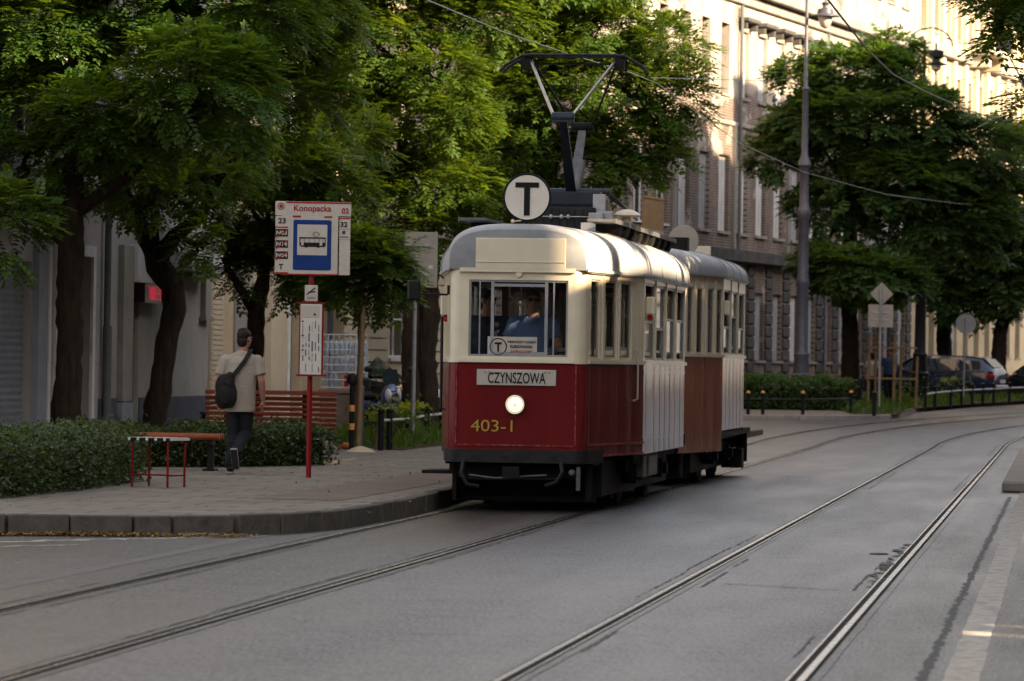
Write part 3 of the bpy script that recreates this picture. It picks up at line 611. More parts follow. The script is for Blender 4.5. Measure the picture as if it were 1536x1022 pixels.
for sx in (-1, 1):
    if sx < 0: b = MB(); b.box(sx * .72, sx * 1.12, .75, 1.35, .385, .42); b.box(sx * .8, sx * .84, .9, .94, .42, .66); b.box(sx * .8, sx * .84, 1.2, 1.24, .42, .66); b.build('step_board', 'under_metal', t1)
    b = MB()
    a, u, n, l = F1[0][:4] if sx > 0 else F1[3][:4]
    for uu in (.30, .46):
        p0 = a + u * uu + n * .075; 
        if sx < 0: b.tube([p0 + Zv * 1.08 - n * .05, p0 + Zv * 1.1, p0 + Zv * 2.08, p0 + Zv * 2.1 - n * .05], .014, 6)
    if sx < 0: b.build('handrail', 'black_paint', t1)
    else:
        p0 = a + u * 1.72 + n * .06; b.tube([p0 + Zv * 1.2 - n * .05, p0 + Zv * 1.22, p0 + Zv * 1.75, p0 + Zv * 1.77 - n * .05], .012, 6); b.build('handrail', 'tram_trim', t1)
    b = MB(); y = tl = 2.34; x = sx * 1.15; b.box(sx * 1.13, sx * 1.22, y, y + .16, 2.16, 2.36) if sx > 0 else b.box(-.98, -.86, 1.0, 1.14, 2.1, 2.34)
    o = b.build('indicator', 'tram_cream', t1, bevel=.015)
    b = MB(); b.lathe([(.02, -.03), (.035, -.02), (.035, .05)], 12, (sx * 1.18, y + .08, 2.13) if sx > 0 else (-.92, 1.05, 2.07), 'y'); b.build('lamp', 'redlamp', o)
a, u, n, l = F1[0][:4]
# mirror on the left
b = MB(); b.tube([(-.80, .30, 2.32), (-.95, .18, 2.32), (-1.14, .1, 2.32)], .011, 6); b.tube([(-.78, .25, 2.32), (-.78, .25, 2.42)], .016, 6); mo = b.build('mirror_arm', 'black_paint', t1)
b = MB(); b.box(-1.20, -1.06, .07, .11, 2.25, 2.47); b.build('mirror', 'black_paint', mo, bevel=.02)
# cab fittings
b = MB(); b.box(-.55, .1, .35, .7, .86, 1.6); b.tube([(-.25, .3, 1.6), (-.25, .22, 1.95)], .012, 6); b.ell((-.25, .22, 2.0), (.035, .035, .035)); b.box(.3, .52, .2, .28, 1.72, 1.77); b.tube([(-.4, .25, 1.66), (.52, .25, 1.70)], .014, 6); b.build('controller', 'grey_metal', t1, bevel=.005)
b = MB(); b.box(-.315, .215, .020, .030, 1.668, 1.875); nb = b.build('notice_board', 'signwhite', t1)
b = MB(); b.text("PIERWSZY DZIEŃ", (.05, .017, 1.825), X, Zv, .034, .30, bold=.03); b.text("KURSOWANIA", (.05, .017, 1.772), X, Zv, .034, .24, bold=.03)
b.text("T", (-.20, .017, 1.765), X, Zv, .10, .075, bold=.04)
ring = [(.088 + .006 * math.cos(t), .003 * math.sin(t)) for t in [i * PI / 3 for i in range(7)]]; b.lathe(ring, 28, (-.20, .017, 1.768), 'y', caps=False); b.build('lettering', 'ink', nb)
b = MB(); b.text("ZAPRASZAMY", (.05, .017, 1.718), X, Zv, .03, .24, bold=.02); b.build('lettering', 'signred', nb)
# T disc on the roof
b = MB(); b.lathe([(.001, .235), (.255, .235), (.262, .22), (.262, .205), (.25, .2), (.245, .21)], 44, (.06, 0, 3.37), 'y'); td = b.build('disc_sign', 'ink', t1)
b = MB(); b.lathe([(.001, .206), (.238, .206), (.238, .215)], 44, (.06, 0, 3.37), 'y'); b.build('disc_face', 'disc_white', td)
b = MB(); b.box(.06 - .127, .06 + .127, .199, .204, 3.475, 3.53); b.box(.06 - .032, .06 + .032, .199, .204, 3.175, 3.475); b.build('lettering', 'ink', td)
b = MB(); b.box(.045, .075, .21, .235, 3.06, 3.15); b.tube([(-.08, .22, 3.075), (0, .22, 3.08), (.03, .22, 3.13)], .008, 5); b.tube([(.2, .22, 3.075), (.12, .22, 3.08), (.09, .22, 3.13)], .008, 5); b.build('disc_bracket', 'ink', td)
b = MB(); b.ell((-.08, .15, 3.11), (.022, .03, .022)); b.tube([(-.08, .16, 3.11), (0, .2, 3.12)], .008, 5); b.build('bell', 'tram_cream', t1)
# roof boards and scoop shaped brackets
for sx in (-1, 1):
    b = MB(); xo, xi = (.86, .56)
    b.box(sx * xi, sx * xo, 1.5, 8.6, 3.165, 3.195); b.box(sx * xo, sx * (xo + .015), 1.5, 8.6, 3.15, 3.20)
    rb = b.build('roof_board', 'grey_metal', t1)
    for k in range(9):
        s = 2.3 + k * .72; q = []
        for j in range(8): a = PI / 2 * j / 7; q.append((sx * (xi + .0 + .29 * math.cos(a) ** .8), s, 3.165 - .24 * math.sin(a)))
        q.append((sx * xi, s, 3.165 - .24)); q.append((sx * xi, s, 3.165)); b = MB(); b.ext(q, (0, .30, 0)); b.build('bracket', 'under_metal', rb)
# equipment under the pantograph
b = MB(); b.box(-.42, .40, 3.6, 5.6, 3.06, 3.40); b.box(-.46, .46, 3.8, 5.4, 3.1, 3.14)
for k in range(9): b.box(-.40 + k * .09, -.37 + k * .09, 3.585, 3.6, 3.14, 3.38)
b.build('resistor_box', 'dark_metal', t1, bevel=.008)
b = MB(); b.tube([(-.42, 3.56, 3.29), (.42, 3.56, 3.29)], .008, 6)
for k in (-.1, .02, .1): b.lathe([(.018, -.02), (.03, 0), (.018, .02)], 10, (k, 3.56, 3.29), 'x')
b.box(.36, .52, 3.35, 3.55, 3.12, 3.33); b.box(.42, .60, 3.6, 3.85, 3.16, 3.36); b.box(.36, .5, 3.75, 3.9, 3.36, 3.56); b.box(.33, .5, 2.85, 3.1, 3.02, 3.20); b.build('switch_gear', 'galv', t1, bevel=.01)
b = MB(); b.lathe([(.05, 3.10), (.05, 3.34), (.15, 3.35), (.16, 3.365), (.13, 3.40), (.06, 3.43), (.01, 3.435)], 22, (.62, 5.0, 0)); b.build('vent_cap', 'tram_cream', t1)
b = MB()
for k in range(3): b.lathe([(.05, 3.08), (.07, 3.12), (.05, 3.15), (.07, 3.19), (.05, 3.22), (.07, 3.25), (.04, 3.28)], 14, (.52, 5.5 + k * .35, 0))
b.build('insulator', 'tram_trim', t1)
# pantograph
SP = 4.7
pg = MB(); pg.box(-.42, .40, SP - .62, SP - .32, 3.45, 3.60); pg.box(-.40, .38, SP + .35, SP + .6, 3.43, 3.56)
for x in (-.36, .34): pg.box(x - .035, x + .035, SP - .6, SP + .6, 3.40, 3.48)
pg.tube([(-.45, SP, 3.62), (.45, SP, 3.62)], .045, 10); pg.tube([(.42, SP, 3.62), (.62, SP + 1.4, 3.36)], .03, 6)
pr = pg.build('pantograph', 'pan_blue', t1, bevel=.006)
zk, zc = 4.42, 5.16
for d, mt in ((-1, 'pan_blue'), (1, 'grey_metal')):
    sk = SP + d * .98; b = MB()
    b.loft([[Vector((x * w, SP + d * y0 + yy * .5 * w, z)) for x, yy in ((-1, -1), (1, -1), (1, 1), (-1, 1))] for w, y0, z in ((.062, .02, 3.58), (.054, .5, 4.0), (.045, .97, zk))], closed=True, smooth=False)
    if d > 0: b.tube([(.03, SP + .1, 3.62), (.05, SP + .5, 4.0)], .045, 10); b.tube([(-.04, SP + .15, 3.66), (-.02, SP + .55, 3.95)], .022, 8)
    b.build('lower_arm', mt, pr)
    b = MB(); b.lathe([(.05, -.13), (.062, -.12), (.062, .12), (.05, .13)], 14, (0, sk, zk + .02), 'x'); b.box(-.13, .13, sk - .05, sk + .05, zk - .04, zk + .03); b.build('knee', mt if d < 0 else 'under_metal', pr, bevel=.006)
    for sx in (-1, 1):
        b = MB(); b.tube([(sx * .11, sk, zk + .04), (sx * .50, SP + d * .10, zc)], .019 if d < 0 else .014, 8); b.build('upper_arm', 'steel' if (d < 0) else 'dark_metal', pr)
b = MB(); b.tube([(.02, SP - .5, 3.7), (.02, SP - .9, 4.3), (.03, SP, 4.95)], .006, 5); b.build('lowering_rope', 'ink', pr)
b = MB()
for yy in (-.13, .13):
    b.tube([(-.86, SP + yy, 5.03), (-.80, SP + yy, 5.10), (-.60, SP + yy, 5.215), (-.5, SP + yy, 5.225), (.5, SP + yy, 5.225), (.62, SP + yy, 5.215), (.82, SP + yy, 5.10), (.87, SP + yy, 5.02)], .018, 8)
b.box(-.6, .6, SP - .12, SP + .12, 5.215, 5.235); b.tube([(-.5, SP, 5.13), (.5, SP, 5.13)], .012, 6); b.build('collector_bow', 'dark_metal', pr)
for sx in (-1, 1):
    b = MB(); b.box(sx * .50, sx * .60, SP - .13, SP + .13, 5.06, 5.19); b.tube([(sx * .62, SP, 5.2), (sx * .62, SP, 5.02), (sx * .52, SP, 5.02)], .012, 6); b.build('spring_box', 'under_metal', pr)
# ---- trailer details
b = MB(); b.lathe([(.001, 3.6), (.21, 3.6), (.215, 3.615), (.21, 3.63), (.001, 3.63)], 36, (.44, 0, 3.36), 'y'); b.box(.42, .46, 3.6, 3.63, 3.1, 3.2); b.build('disc_sign', 'signback', t2)
b = MB(); b.box(.42, .68, 1.6, 1.9, 3.10, 3.34); b.box(.45, .65, 1.59, 1.6, 3.13, 3.31); b.build('roof_box', 'under_metal', t2, bevel=.008)
b = MB(); b.box(.26, .68, 5.2, 5.3, 3.16, 3.33); b.build('route_board', 'tram_cream', t2, bevel=.008)
b = MB(); b.box(1.13, 1.2, 2.28, 2.42, 2.3, 2.5); o = b.build('indicator', 'tram_cream', t2, bevel=.015)
b = MB(); b.box(.55, 1.0, 6.0, 7.2, .42, .70); b.box(.95, 1.12, 6.9, 6.95, .2, .7); b.box(.8, 1.1, 6.2, 6.6, .12, .4); b.box(.88, 1.12, 2.3, 7.5, .62, .70); b.build('tail_gear', 'under_metal', t2)
b = MB(); b.beam((0, -1.0, .44), (0, .6, .44), .08, .08); b.build('coupler', 'under_metal', t2)
# ------------------------------------------------------------------ people
def T2W(root, p): return Matrix.Translation(root.location) @ Matrix.Rotation(root.rotation_euler.z, 4, 'Z') @ Vector(p)
def hand(mb, w, d, palm_n, k=1.0, curl=.5):
    """palm and five fingers from wrist w along d"""
    w, d, pn = Vector(w), Vector(d).normalized(), Vector(palm_n).normalized(); sd = d.cross(pn).normalized(); pn = sd.cross(d).normalized()
    mb.cap(w, w + d * .06 * k, .021 * k, .026 * k, 10)
    for i, (o, l) in enumerate(((-.027, .068), (-.009, .078), (.009, .074), (.026, .058))):
        a = w + d * .07 * k + sd * o * k; b_ = a + (d + pn * curl * .5).normalized() * l * .5 * k; c = b_ + (d + pn * curl * 2).normalized() * l * .5 * k
        mb.cap(w + d * .03 * k + sd * o * .8 * k, a, .012 * k, .0105 * k, 8); mb.cap(a, b_, .0105 * k, .0095 * k, 8); mb.cap(b_, c, .0095 * k, .008 * k, 8)
    a = w + d * .02 * k - sd * .025 * k; b_ = a + (d * .6 - sd * .6 + pn * .5).normalized() * .04 * k; mb.cap(a, b_, .013 * k, .011 * k, 8); mb.cap(b_, b_ + (d + pn * .6).normalized() * .03 * k, .011 * k, .009 * k, 8)
def head(mb, c, yaw, k=1.0, tilt=0.):
    """skull, jaw, nose, ears, brow; c = centre of head, faces +y rotated by yaw"""
    R = Matrix.Rotation(yaw, 3, 'Z') @ Matrix.Rotation(tilt, 3, 'X'); c = Vector(c); q = lambda *a: c + R @ (Vector(a) * k)
    mb.ell(q(0, -.012, .03), (.076 * k, .095 * k, .092 * k), 18, 12, R); mb.ell(q(0, .02, -.05), (.060 * k, .072 * k, .072 * k), 16, 10, R); mb.ell(q(0, .055, -.088), (.03 * k, .03 * k, .026 * k), 12, 8, R)
    mb.cap(q(0, .085, .012), q(0, .108, -.028), .009 * k, .014 * k, 8); mb.ell(q(0, .077, .032), (.052 * k, .02 * k, .012 * k), 12, 8, R)
    mb.ell(q(0, .083, -.058), (.024 * k, .012 * k, .009 * k), 10, 6, R)
    for s in (-1, 1): mb.ell(q(s * .077, -.005, -.008), (.012 * k, .022 * k, .032 * k), 10, 8, R); mb.ell(q(s * .045, .055, -.02), (.025 * k, .025 * k, .02 * k), 10, 8, R)
    return q, R
def face_parts(q, R, root, k=1.0, glasses=False):
    e = MB()
    for s in (-1, 1): e.ell(q(s * .032, .078, .012), (.011 * k, .007 * k, .007 * k), 8, 6, R)
    e.build('eyes', 'ink', root)
    if glasses:
        g = MB()
        for s in (-1, 1): g.ell(q(s * .034, .09, .012), (.027 * k, .008 * k, .020 * k), 12, 8, R); g.tube([q(s * .06, .085, .016), q(s * .08, .0, .016)], .004 * k, 5)
        g.tube([q(-.02, .095, .018), q(.02, .095, .018)], .004, 5); g.build('glasses', 'shade_black', root)
def hair(q, R, root, k=1.0, mt='hair', low=-.02, cap=False):
    h = MB(); h.ell(q(0, -.018, .043), (.080 * k, .099 * k, .090 * k), 20, 14, R); h.ell(q(0, -.052, -.055), (.064 * k, .046 * k, .055 * k), 14, 8, R); h.ell(q(0, -.058, low), (.070 * k, .050 * k, .075 * k), 16, 10, R)
    for i_ in range(46): a_ = i_ * 2.4; e_ = .2 + .78 * ((i_ * .618) % 1); h.ell(q(.076 * math.cos(a_) * math.sin(e_ * 1.5), -.018 + .092 * math.sin(a_) * math.sin(e_ * 1.5), .045 + .088 * math.cos(e_ * 1.5)), (.018 * k, .018 * k, .014 * k), 8, 6, R)
    h.ell(q(0, .028, .088), (.055 * k, .04 * k, .03 * k), 14, 8, R)
    o = remeshed('hair', h, mt, root, .008, 2); return o
# walking man (local frame: +y = away from the camera)
WM = G(350, 711, .18); wm = thing('person', 'man walking away in beige t-shirt, dark trousers and white-soled dark shoes', 'person', WM, math.radians(-4))
hip, sh = Vector((.07, 0, .93)), Vector((.075, .03, 1.44))
hL, hR_ = Vector((-.015, 0, .90)), Vector((.155, 0, .90)); kL, kR = Vector((-.01, .05, .49)), Vector((.13, .10, .50)); aL, aR = Vector((-.035, -.02, .10)), Vector((.055, -.25, .27))
sL, sR = Vector((-.12, .02, 1.395)), Vector((.27, .02, 1.395)); eL, eR = Vector((-.205, -.03, 1.13)), Vector((.335, -.02, 1.14)); wL, wR = Vector((-.215, .06, .90)), Vector((.345, .05, .90))
b = MB(); b.ell(hip + Vector((0, 0, 0)), (.165, .12, .14)); b.cap(hip, Vector((.075, .01, 1.15)), .145, .14, 16); b.ell((.075, .02, 1.28), (.175, .115, .17)); b.cap(sL, sR, .068, .068)
b.cap((.085, .03, 1.45), (.10, .05, 1.60), .062, .055)
q, R = head(b, (.105, .06, 1.665), math.radians(-28))
for s, e, w in ((sL, eL, wL), (sR, eR, wR)):
    b.cap(s, e, .058, .045); b.cap(e, e * .6 + w * .4, .045, .044); b.cap(e * .6 + w * .4, w, .044, .028)
hand(b, wL, (.0, .12, -1), (1, 0, 0), 1.05); hand(b, wR, (.0, .12, -1), (-1, 0, 0), 1.05)
for h, k, a in ((hL, kL, aL), (hR_, kR, aR)): b.cap(h, k, .085, .058); b.cap(k, k * .65 + a * .35, .058, .055); b.cap(k * .65 + a * .35, a, .055, .036)
remeshed('body', b, 'skin', wm, .008, 3)
face_parts(q, R, wm, 1, True); hair(q, R, wm)
b = MB(); b.ell((.075, .015, 1.29), (.198, .14, .185), 20, 12); b.loft([[Vector((cx + rx * math.cos(2 * PI * k / 24), cy + ry * math.sin(2 * PI * k / 24), z)) for k in range(24)] for z, cx, cy, rx, ry in ((.765, .068, -.01, .188, .15), (.80, .068, -.01, .192, .152), (.95, .07, -.005, .192, .150), (1.1, .075, .0, .190, .148), (1.25, .075, .01, .198, .148), (1.38, .075, .02, .185, .13))]); b.cap(sL + Vector((.03, 0, 0)), sR - Vector((.03, 0, 0)), .078, .078)
b.cap((.08, .03, 1.46), (.09, .035, 1.515), .085, .066, 14, False, True); b.cap((.085, .03, 1.475), sL + Vector((.02, 0, -.015)), .062, .07); b.cap((.09, .03, 1.475), sR + Vector((-.02, 0, -.015)), .062, .07)
for s, e in ((sL, eL), (sR, eR)): b.cap(s, s * .3 + e * .7, .080, .076, 14, False, True)
for zf, rr_ in ((.95, .012), (1.05, .010), (1.0, -.0)):
    b.tube([(-.09, -.12, zf), (.02, -.146, zf - .03), (.13, -.14, zf + .02), (.22, -.09, zf + .03)], .011, 6)
sh_ = remeshed('shirt', b, 'shirt_beige', wm, .009, 3)
b = MB(); b.ell(hip, (.172, .128, .15), 18, 10)
for h, k, a in ((hL, kL, aL), (hR_, kR, aR)):
    d = (a - k).normalized(); b.cap(h, k, .102, .078, 14); b.cap(k, k * .4 + a * .6, .078, .070, 14); b.cap(k * .4 + a * .6, a + d * .03, .07, .066, 14, False, True)
    for t in (.1, .25, .85, .93): c = k * (1 - t) + a * t; b.lathe([(.070 + .008, -.010), (.078 + .006, 0), (.07 + .006, .012)], 14, c)
remeshed('trousers', b, 'trousers', wm, .009, 2)
for a, d, up in ((aL, Vector((-.05, 1, -.05)), Vector((0, .05, 1))), (aR, Vector((.05, .42, -.9)), Vector((0, .9, .42)))):
    d.normalize(); s = MB(); c = a - up.normalized() * .045; s.cap(c - d * .06, c + d * .15, .043, .036, 12); s.cap(a, c, .045, .045); so = remeshed('shoe', s, 'shoe', wm, .008, 3)
    s = MB(); n_ = d.cross(up).normalized(); u2 = n_.cross(d); s.obox(c + d * .045 - u2 * .043, (d, n_, u2), (.142, .045, .012)); s.build('sole', 'sole', so, bevel=.012, seg=2); s = MB(); s.obox(c + d * .045 - u2 * .060, (d, n_, u2), (.134, .040, .006)); s.build('outsole', 'outsole', so, bevel=.005)
# shoulder bag
sb = thing('shoulder_bag', "black sling bag hanging on the walking man's back", 'bag', WM, math.radians(-4))
b = MB(); Rb = Matrix.Rotation(math.radians(-14), 3, 'Y')
b.ell((-.075, -.215, 1.02), (.13, .075, .215), 20, 14, Rb); b.ell((-.085, -.20, .93), (.135, .08, .13), 18, 10, Rb); b.cap((-.06, -.2, 1.1), (-.035, -.19, 1.2), .09, .06)
remeshed('bag_body', b, 'bag_black', sb, .009, 3)
b = MB(); b.ell((-.09, -.275, .97), (.09, .03, .12), 16, 10, Rb); b.tube([(-.16, -.26, 1.1), (-.08, -.285, 1.115), (.0, -.27, 1.1)], .006, 5); b.build('front_pocket', 'bag_black', sb)
b = MB()
st = [(-.02, -.2, 1.18), (.06, -.175, 1.28), (.14, -.15, 1.39), (.185, -.09, 1.485), (.19, .0, 1.535), (.18, .10, 1.49), (.08, .175, 1.3), (-.06, .17, 1.1), (-.14, .06, .98), (-.15, -.12, .95)]
for i in range(len(st) - 1): b.beam(st[i], st[i + 1], .055 if i < 5 else .045, .012, up=((0, -1, .3) if i < 3 else (0, 0, 1)) if i < 5 else (0, 1, .2))
b.build('strap', 'bag_black', sb)
def seated(label, root, c, yaw, shirt, k=1.0, glasses=True, facing=0., arm=None):
    """tram crew; c = hip point in tram space, faces local -y when yaw = 180 degrees"""
    w = T2W(root, c); t = thing('person', label, 'person', w, root.rotation_euler.z + yaw)
    b = MB(); b.ell((0, 0, 0), (.18, .14, .14)); b.cap((0, 0, .05), (0, .0, .3), .16, .165, 16); b.ell((0, .01, .42), (.20, .13, .17)); s = {-1: Vector((-.2, 0, .53)), 1: Vector((.2, 0, .53))}
    b.cap(s[-1], s[1], .07, .07); b.cap((0, 0, .53), (0, .03, .69), .066, .06); q, R = head(b, (0, .04, .775), facing, 1.0)
    arms = arm or {-1: (Vector((-.29, .06, .28)), Vector((-.22, .30, .18))), 1: (Vector((.29, .06, .28)), Vector((.22, .30, .18)))}
    for i in (-1, 1):
        e, wv = arms[i]; b.cap(s[i], e, .06, .048); b.cap(e, wv, .05, .034); hand(b, wv, wv - e, (0, 0, -1), 1.0, .9)
    for i in (-1, 1):
        b.cap((i * .1, 0, -.02), (i * .12, .36, .0), .09, .07); b.cap((i * .12, .36, 0), (i * .12, .34, -.38), .065, .045); b.cap((i * .12, .34, -.40), (i * .12, .46, -.42), .045, .04)
    remeshed('body', b, 'skin', t, .010, 3); face_parts(q, R, t, 1, glasses); hair(q, R, t)
    b = MB(); b.ell((0, 0, .03), (.20, .16, .14)); b.cap((0, 0, .0), (0, .0, .3), .185, .185, 18); b.ell((0, .01, .42), (.225, .15, .175)); b.cap(s[-1], s[1], .085, .085); b.cap((0, .01, .54), (0, .02, .61), .09, .07, 14, False, True)
    for i in (-1, 1): b.cap(s[i], s[i] * .35 + arms[i][0] * .65, .082, .078, 14, False, True)
    remeshed('shirt', b, shirt, t, .011, 3)
    b = MB(); b.tube([(-.07, .06, .62), (-.05, .13, .58), (0, .165, .52), (.05, .13, .58), (.07, .06, .62)], .014, 6); b.build('collar', shirt, t)
    b = MB(); b.ell((0, 0, -.05), (.19, .15, .11))
    for i in (-1, 1): b.cap((i * .1, 0, -.03), (i * .12, .36, -.01), .105, .085); b.cap((i * .12, .36, -.01), (i * .12, .34, -.38), .08, .07)
    remeshed('trousers', b, 'trousers', t, .012, 2)
    return t
seated('tram driver in blue short-sleeved shirt and sunglasses at the centre windscreen', t1, (.05, .95, 1.5), PI, 'shirt_blue', 1, True, math.radians(12))
st_ = MB(); st_.lathe([(.16, 1.36), (.17, 1.38), (.16, 1.4)], 18, (.05, .97, 0)); st_.tube([(.05, .97, .86), (.05, .97, 1.38)], .03, 8); st_.build('driver_stool', 'dark_metal', t1)
seated('crewman in dark vest seen in profile behind the narrow windscreen pane', t1, (-.47, 1.05, 1.5), PI, 'vest_dark', 1, True, math.radians(70))
# ------------------------------------------------------------------ ground
def gz(Y): return .008 * max(0., Y - 85.)
def track(Y, off=0.):
    q = max(0., Y - 86.); x = -5.89 + .135 * Y + q * q / 320.; t = .135 + q / 160.; n = Vector((1, -t, 0)).normalized()
    p = Vector((x, Y, 0)) + n * off; p.z = gz(p.y); return p
def ribbon(mb, o0, o1, z, Y0, Y1, step, j0=0, j1=0, seed=1):
    r = random.Random(seed); a = []; Y = Y0
    while Y <= Y1 + 1e-6:
        p = track(Y, o0 + r.uniform(-j0, j0)); q = track(Y, o1 + r.uniform(-j1, j1)); p.z += z; q.z += z; a.append((p, q)); Y += step
    for i in range(len(a) - 1): mb.quad(a[i][0], a[i][1], a[i + 1][1], a[i + 1][0])
def GR(x, y, dz=0.):
    """pixel to the (gently rising) ground, dz above it"""
    Y = 60.
    for _ in range(30):
        p = G(x, y, gz(Y) + dz); Y = .5 * Y + .5 * p.y
    return p
b = MB(); ys = [-60, 0, 40, 85] + list(range(95, 260, 10)) + [400, 900]
for i in range(len(ys) - 1):
    y0, y1 = ys[i], ys[i + 1]; z0, z1 = gz(min(y0, 250)), gz(min(y1, 250)); b.quad((-500, y0, z0), (500, y0, z0), (500, y1, z1), (-500, y1, z1))
struct(b.build('road', 'asphalt', recalc=False))
# near pavement and its kerb
kp = [(-14, 36.2), (-9, 36.4), (-4.54, 36.65), (-3.2, 37.0), (-2.45, 37.45), (-2.05, 38.1), (-1.66, 39.3), (-1.38, 41.0), (-1.1, 42.9), (-.87, 45.2), (-.65, 47.6)]
kp = [Vector((x, y, 0)) for x, y in kp] + [track(Y, -1.25) for Y in (52, 58, 64, 70, 76, 82)] + [track(Y, -1.4) - Vector((0, 0, gz(Y))) for Y in (88, 94)]
end = [track(96, -3.) , Vector((-2.6, 98, 0)), Vector((-5.2, 80, 0)), Vector((-9.5, 56, 0)), Vector((-14, 46, 0))]
b = MB(); pts = [p.copy() for p in kp] + end
for p in pts: p.z = 0
b.ext([Vector((p.x, p.y, .0)) for p in pts], (0, 0, .18)); struct(b.build('pavement', 'pavers'))
b = MB(); rr = random.Random(3)
def kerb(mb, path, wdt, ht, lens, seed, zf=lambda Y: 0):
    r = random.Random(seed); L = [0]
    for i in range(1, len(path)): L.append(L[-1] + (path[i] - path[i - 1]).length)
    def at(s):
        s = max(0, min(s, L[-1]))
        for i in range(1, len(path)):
            if s <= L[i]: t = (s - L[i - 1]) / (L[i] - L[i - 1]); return path[i - 1].lerp(path[i], t)
    s = 0
    while s < L[-1] - .05:
        l = r.uniform(*lens); p, q = at(s + .006), at(min(s + l, L[-1]) - .006); d = (q - p)
        if d.length < .05: break
        d.normalize(); n = Vector((d.y, -d.x, 0)); h = ht + r.uniform(-.004, .006); c = (p + q) / 2 + n * (wdt / 2 + r.uniform(-.006, .006)); z = zf(c.y)
        mb.obox((c.x, c.y, z + h / 2 - .05), (d, n, Vector((0, 0, 1))), ((q - p).length / 2, wdt / 2, h / 2 + .05)); s += l
kerb(b, kp, .13, .184, (.35, .62), 5); struct(b.build('kerb', 'kerbstone', bevel=.012))
b = MB(); ribbon(b, -2.35, -1.42, .184, 41.5, 80, 2.5); struct(b.build('paving_strip', 'pavers_red', recalc=False))
# far pavement (left of the curve)
fk = [GR(*a) for a in ((1000, 628), (1120, 629), (1240, 630), (1325, 629), (1345, 626), (1372, 617), (1400, 612), (1460, 609), (1536, 605), (1600, 602))]
b = MB(); pts = fk + [Vector((34, 190, gz(190))), Vector((20, 200, gz(200))), Vector((3.6, 128, gz(128))), Vector((2.0, 113, gz(113)))]
b._add([p + Vector((0, 0, .12)) for p in pts], [tuple(range(len(pts)))]); struct(b.build('pavement', 'pavers', recalc=False))
b = MB(); kerb(b, fk, .14, .125, (.8, 1.0), 9, gz); struct(b.build('kerb', 'concrete', bevel=.012))
# traffic island on the right
b = MB(); ip = [G(1514, 739), G(1545, 735), Vector((12.5, 60, 0)), Vector((13.5, 80, 0)), G(1548, 655, .15)]
ip = [Vector((6.45, 54.2, 0)), Vector((8.4, 53.4, 0)), Vector((12, 76, 0)), Vector((10.3, 80, 0)), Vector((9.75, 79, 0))]
b.ext(ip, (0, 0, .15)); struct(b.build('traffic_island', 'concrete', bevel=.03))
# rails of the two tracks
RT = 3.78
names = [(-.7175, 'leftmost tram rail, worn bright, running close to the pavement kerb'), (.7175, 'tram rail passing under the right wheels of the red tram'), (RT - .7175, 'left rail of the empty track beside the tram'), (RT + .7175, 'rightmost tram rail with deep dark groove, nearest the painted edge line')]
for o, lab in names:
    b = MB(); s = -1 if o in (-.7175, RT - .7175) else 1
    b.mi = 1; ribbon(b, o - .060, o + .060, .006, 8, 170, 1.)
    b.mi = 0; ribbon(b, o + s * .0, o + s * .040, .012, 8, 170, 1.); ribbon(b, o - s * .056, o - s * .042, .010, 8, 170, 1.)
    tag(b.build('tram_rail', ['rail_steel', 'groove'], recalc=False), lab, 'tram rail', 'tram rails set in the road')
b = MB()
for i, (o, lab) in enumerate(names):
    ribbon(b, o - .11, o + .11, .004, 8, 170, .4, .006, .006, 11 + i)
struct(b.build('road_joint', 'asphalt_warm', recalc=False))
b = MB()
for i, (o, lab) in enumerate(names):
    for sd in (-1, 1):
        if i == 3 and sd > 0: continue
        r = random.Random(40 + i * 2 + sd); Y = 9.
        while Y < 120:
            l = r.uniform(1.5, 7.)
            if r.random() < .5:
                w = r.uniform(.003, .008); c = o + sd * (.145 + r.uniform(-.02, .03)); ribbon(b, c - w, c + w, .0055, Y, Y + l, .15, .010, .010, r.randint(0, 9999))
            Y += l + r.uniform(.1, 1.2)
b2 = MB()
def seam(x0, y0, x1, y1, w, mbx, z=.0075):
    p, q = GR(x0, y0), GR(x1, y1); d = (q - p).normalized(); n = Vector((-d.y, d.x, 0)) * w / 2; zz = Vector((0, 0, z))
    N = 14; r = random.Random(int(x0 + y0)); c = [(p.lerp(q, i / N) + Vector((-d.y, d.x, 0)) * r.uniform(-w * .6, w * .6)) for i in range(N + 1)]
    for i in range(N): mbx.quad(c[i] + n * r.uniform(.4, 1.2) + zz, c[i] - n * r.uniform(.4, 1.2) + zz, c[i + 1] - n * r.uniform(.4, 1.2) + zz, c[i + 1] + n * r.uniform(.4, 1.2) + zz)
seam(1145, 676, 1320, 678, .10, b); seam(1400, 679, 1500, 681, .12, b); seam(1120, 704, 1330, 707, .05, b); seam(800, 831, 930, 834, .02, b)
# ragged dark repair beside the right rail
r = random.Random(77)
for k in range(16):
    p = G(1305 + k * 3.6 + r.uniform(-8, 4), 882 - k * 4.2); w = r.uniform(.02, .08); h = r.uniform(.08, .28); n = 7; zz = .0085 + k * .0002
    b._add([(p.x + w * math.cos(2 * PI * j / n) * r.uniform(.5, 1.2), p.y + h * math.sin(2 * PI * j / n) * r.uniform(.5, 1.2), zz) for j in range(n)], [tuple(range(n))])
struct(b.build('road_crack', 'tar', recalc=False))
seam(855, 783, 945, 786, .09, b2, .0065); seam(1085, 876, 1260, 886, .035, b2, .0065)
struct(b2.build('road_patch', 'mortar_strip', recalc=False))
b = MB(); ribbon(b, -16, .58, .0025, 2, 47, 1., 0, .004, 97); struct(b.build('road_patch', 'asphalt_warm', recalc=False))
b = MB(); ribbon(b, -1.46, -1.29, .0045, 10, 37.2, .4, .012, .012, 70); struct(b.build('gutter_strip', 'mortar_strip', recalc=False))
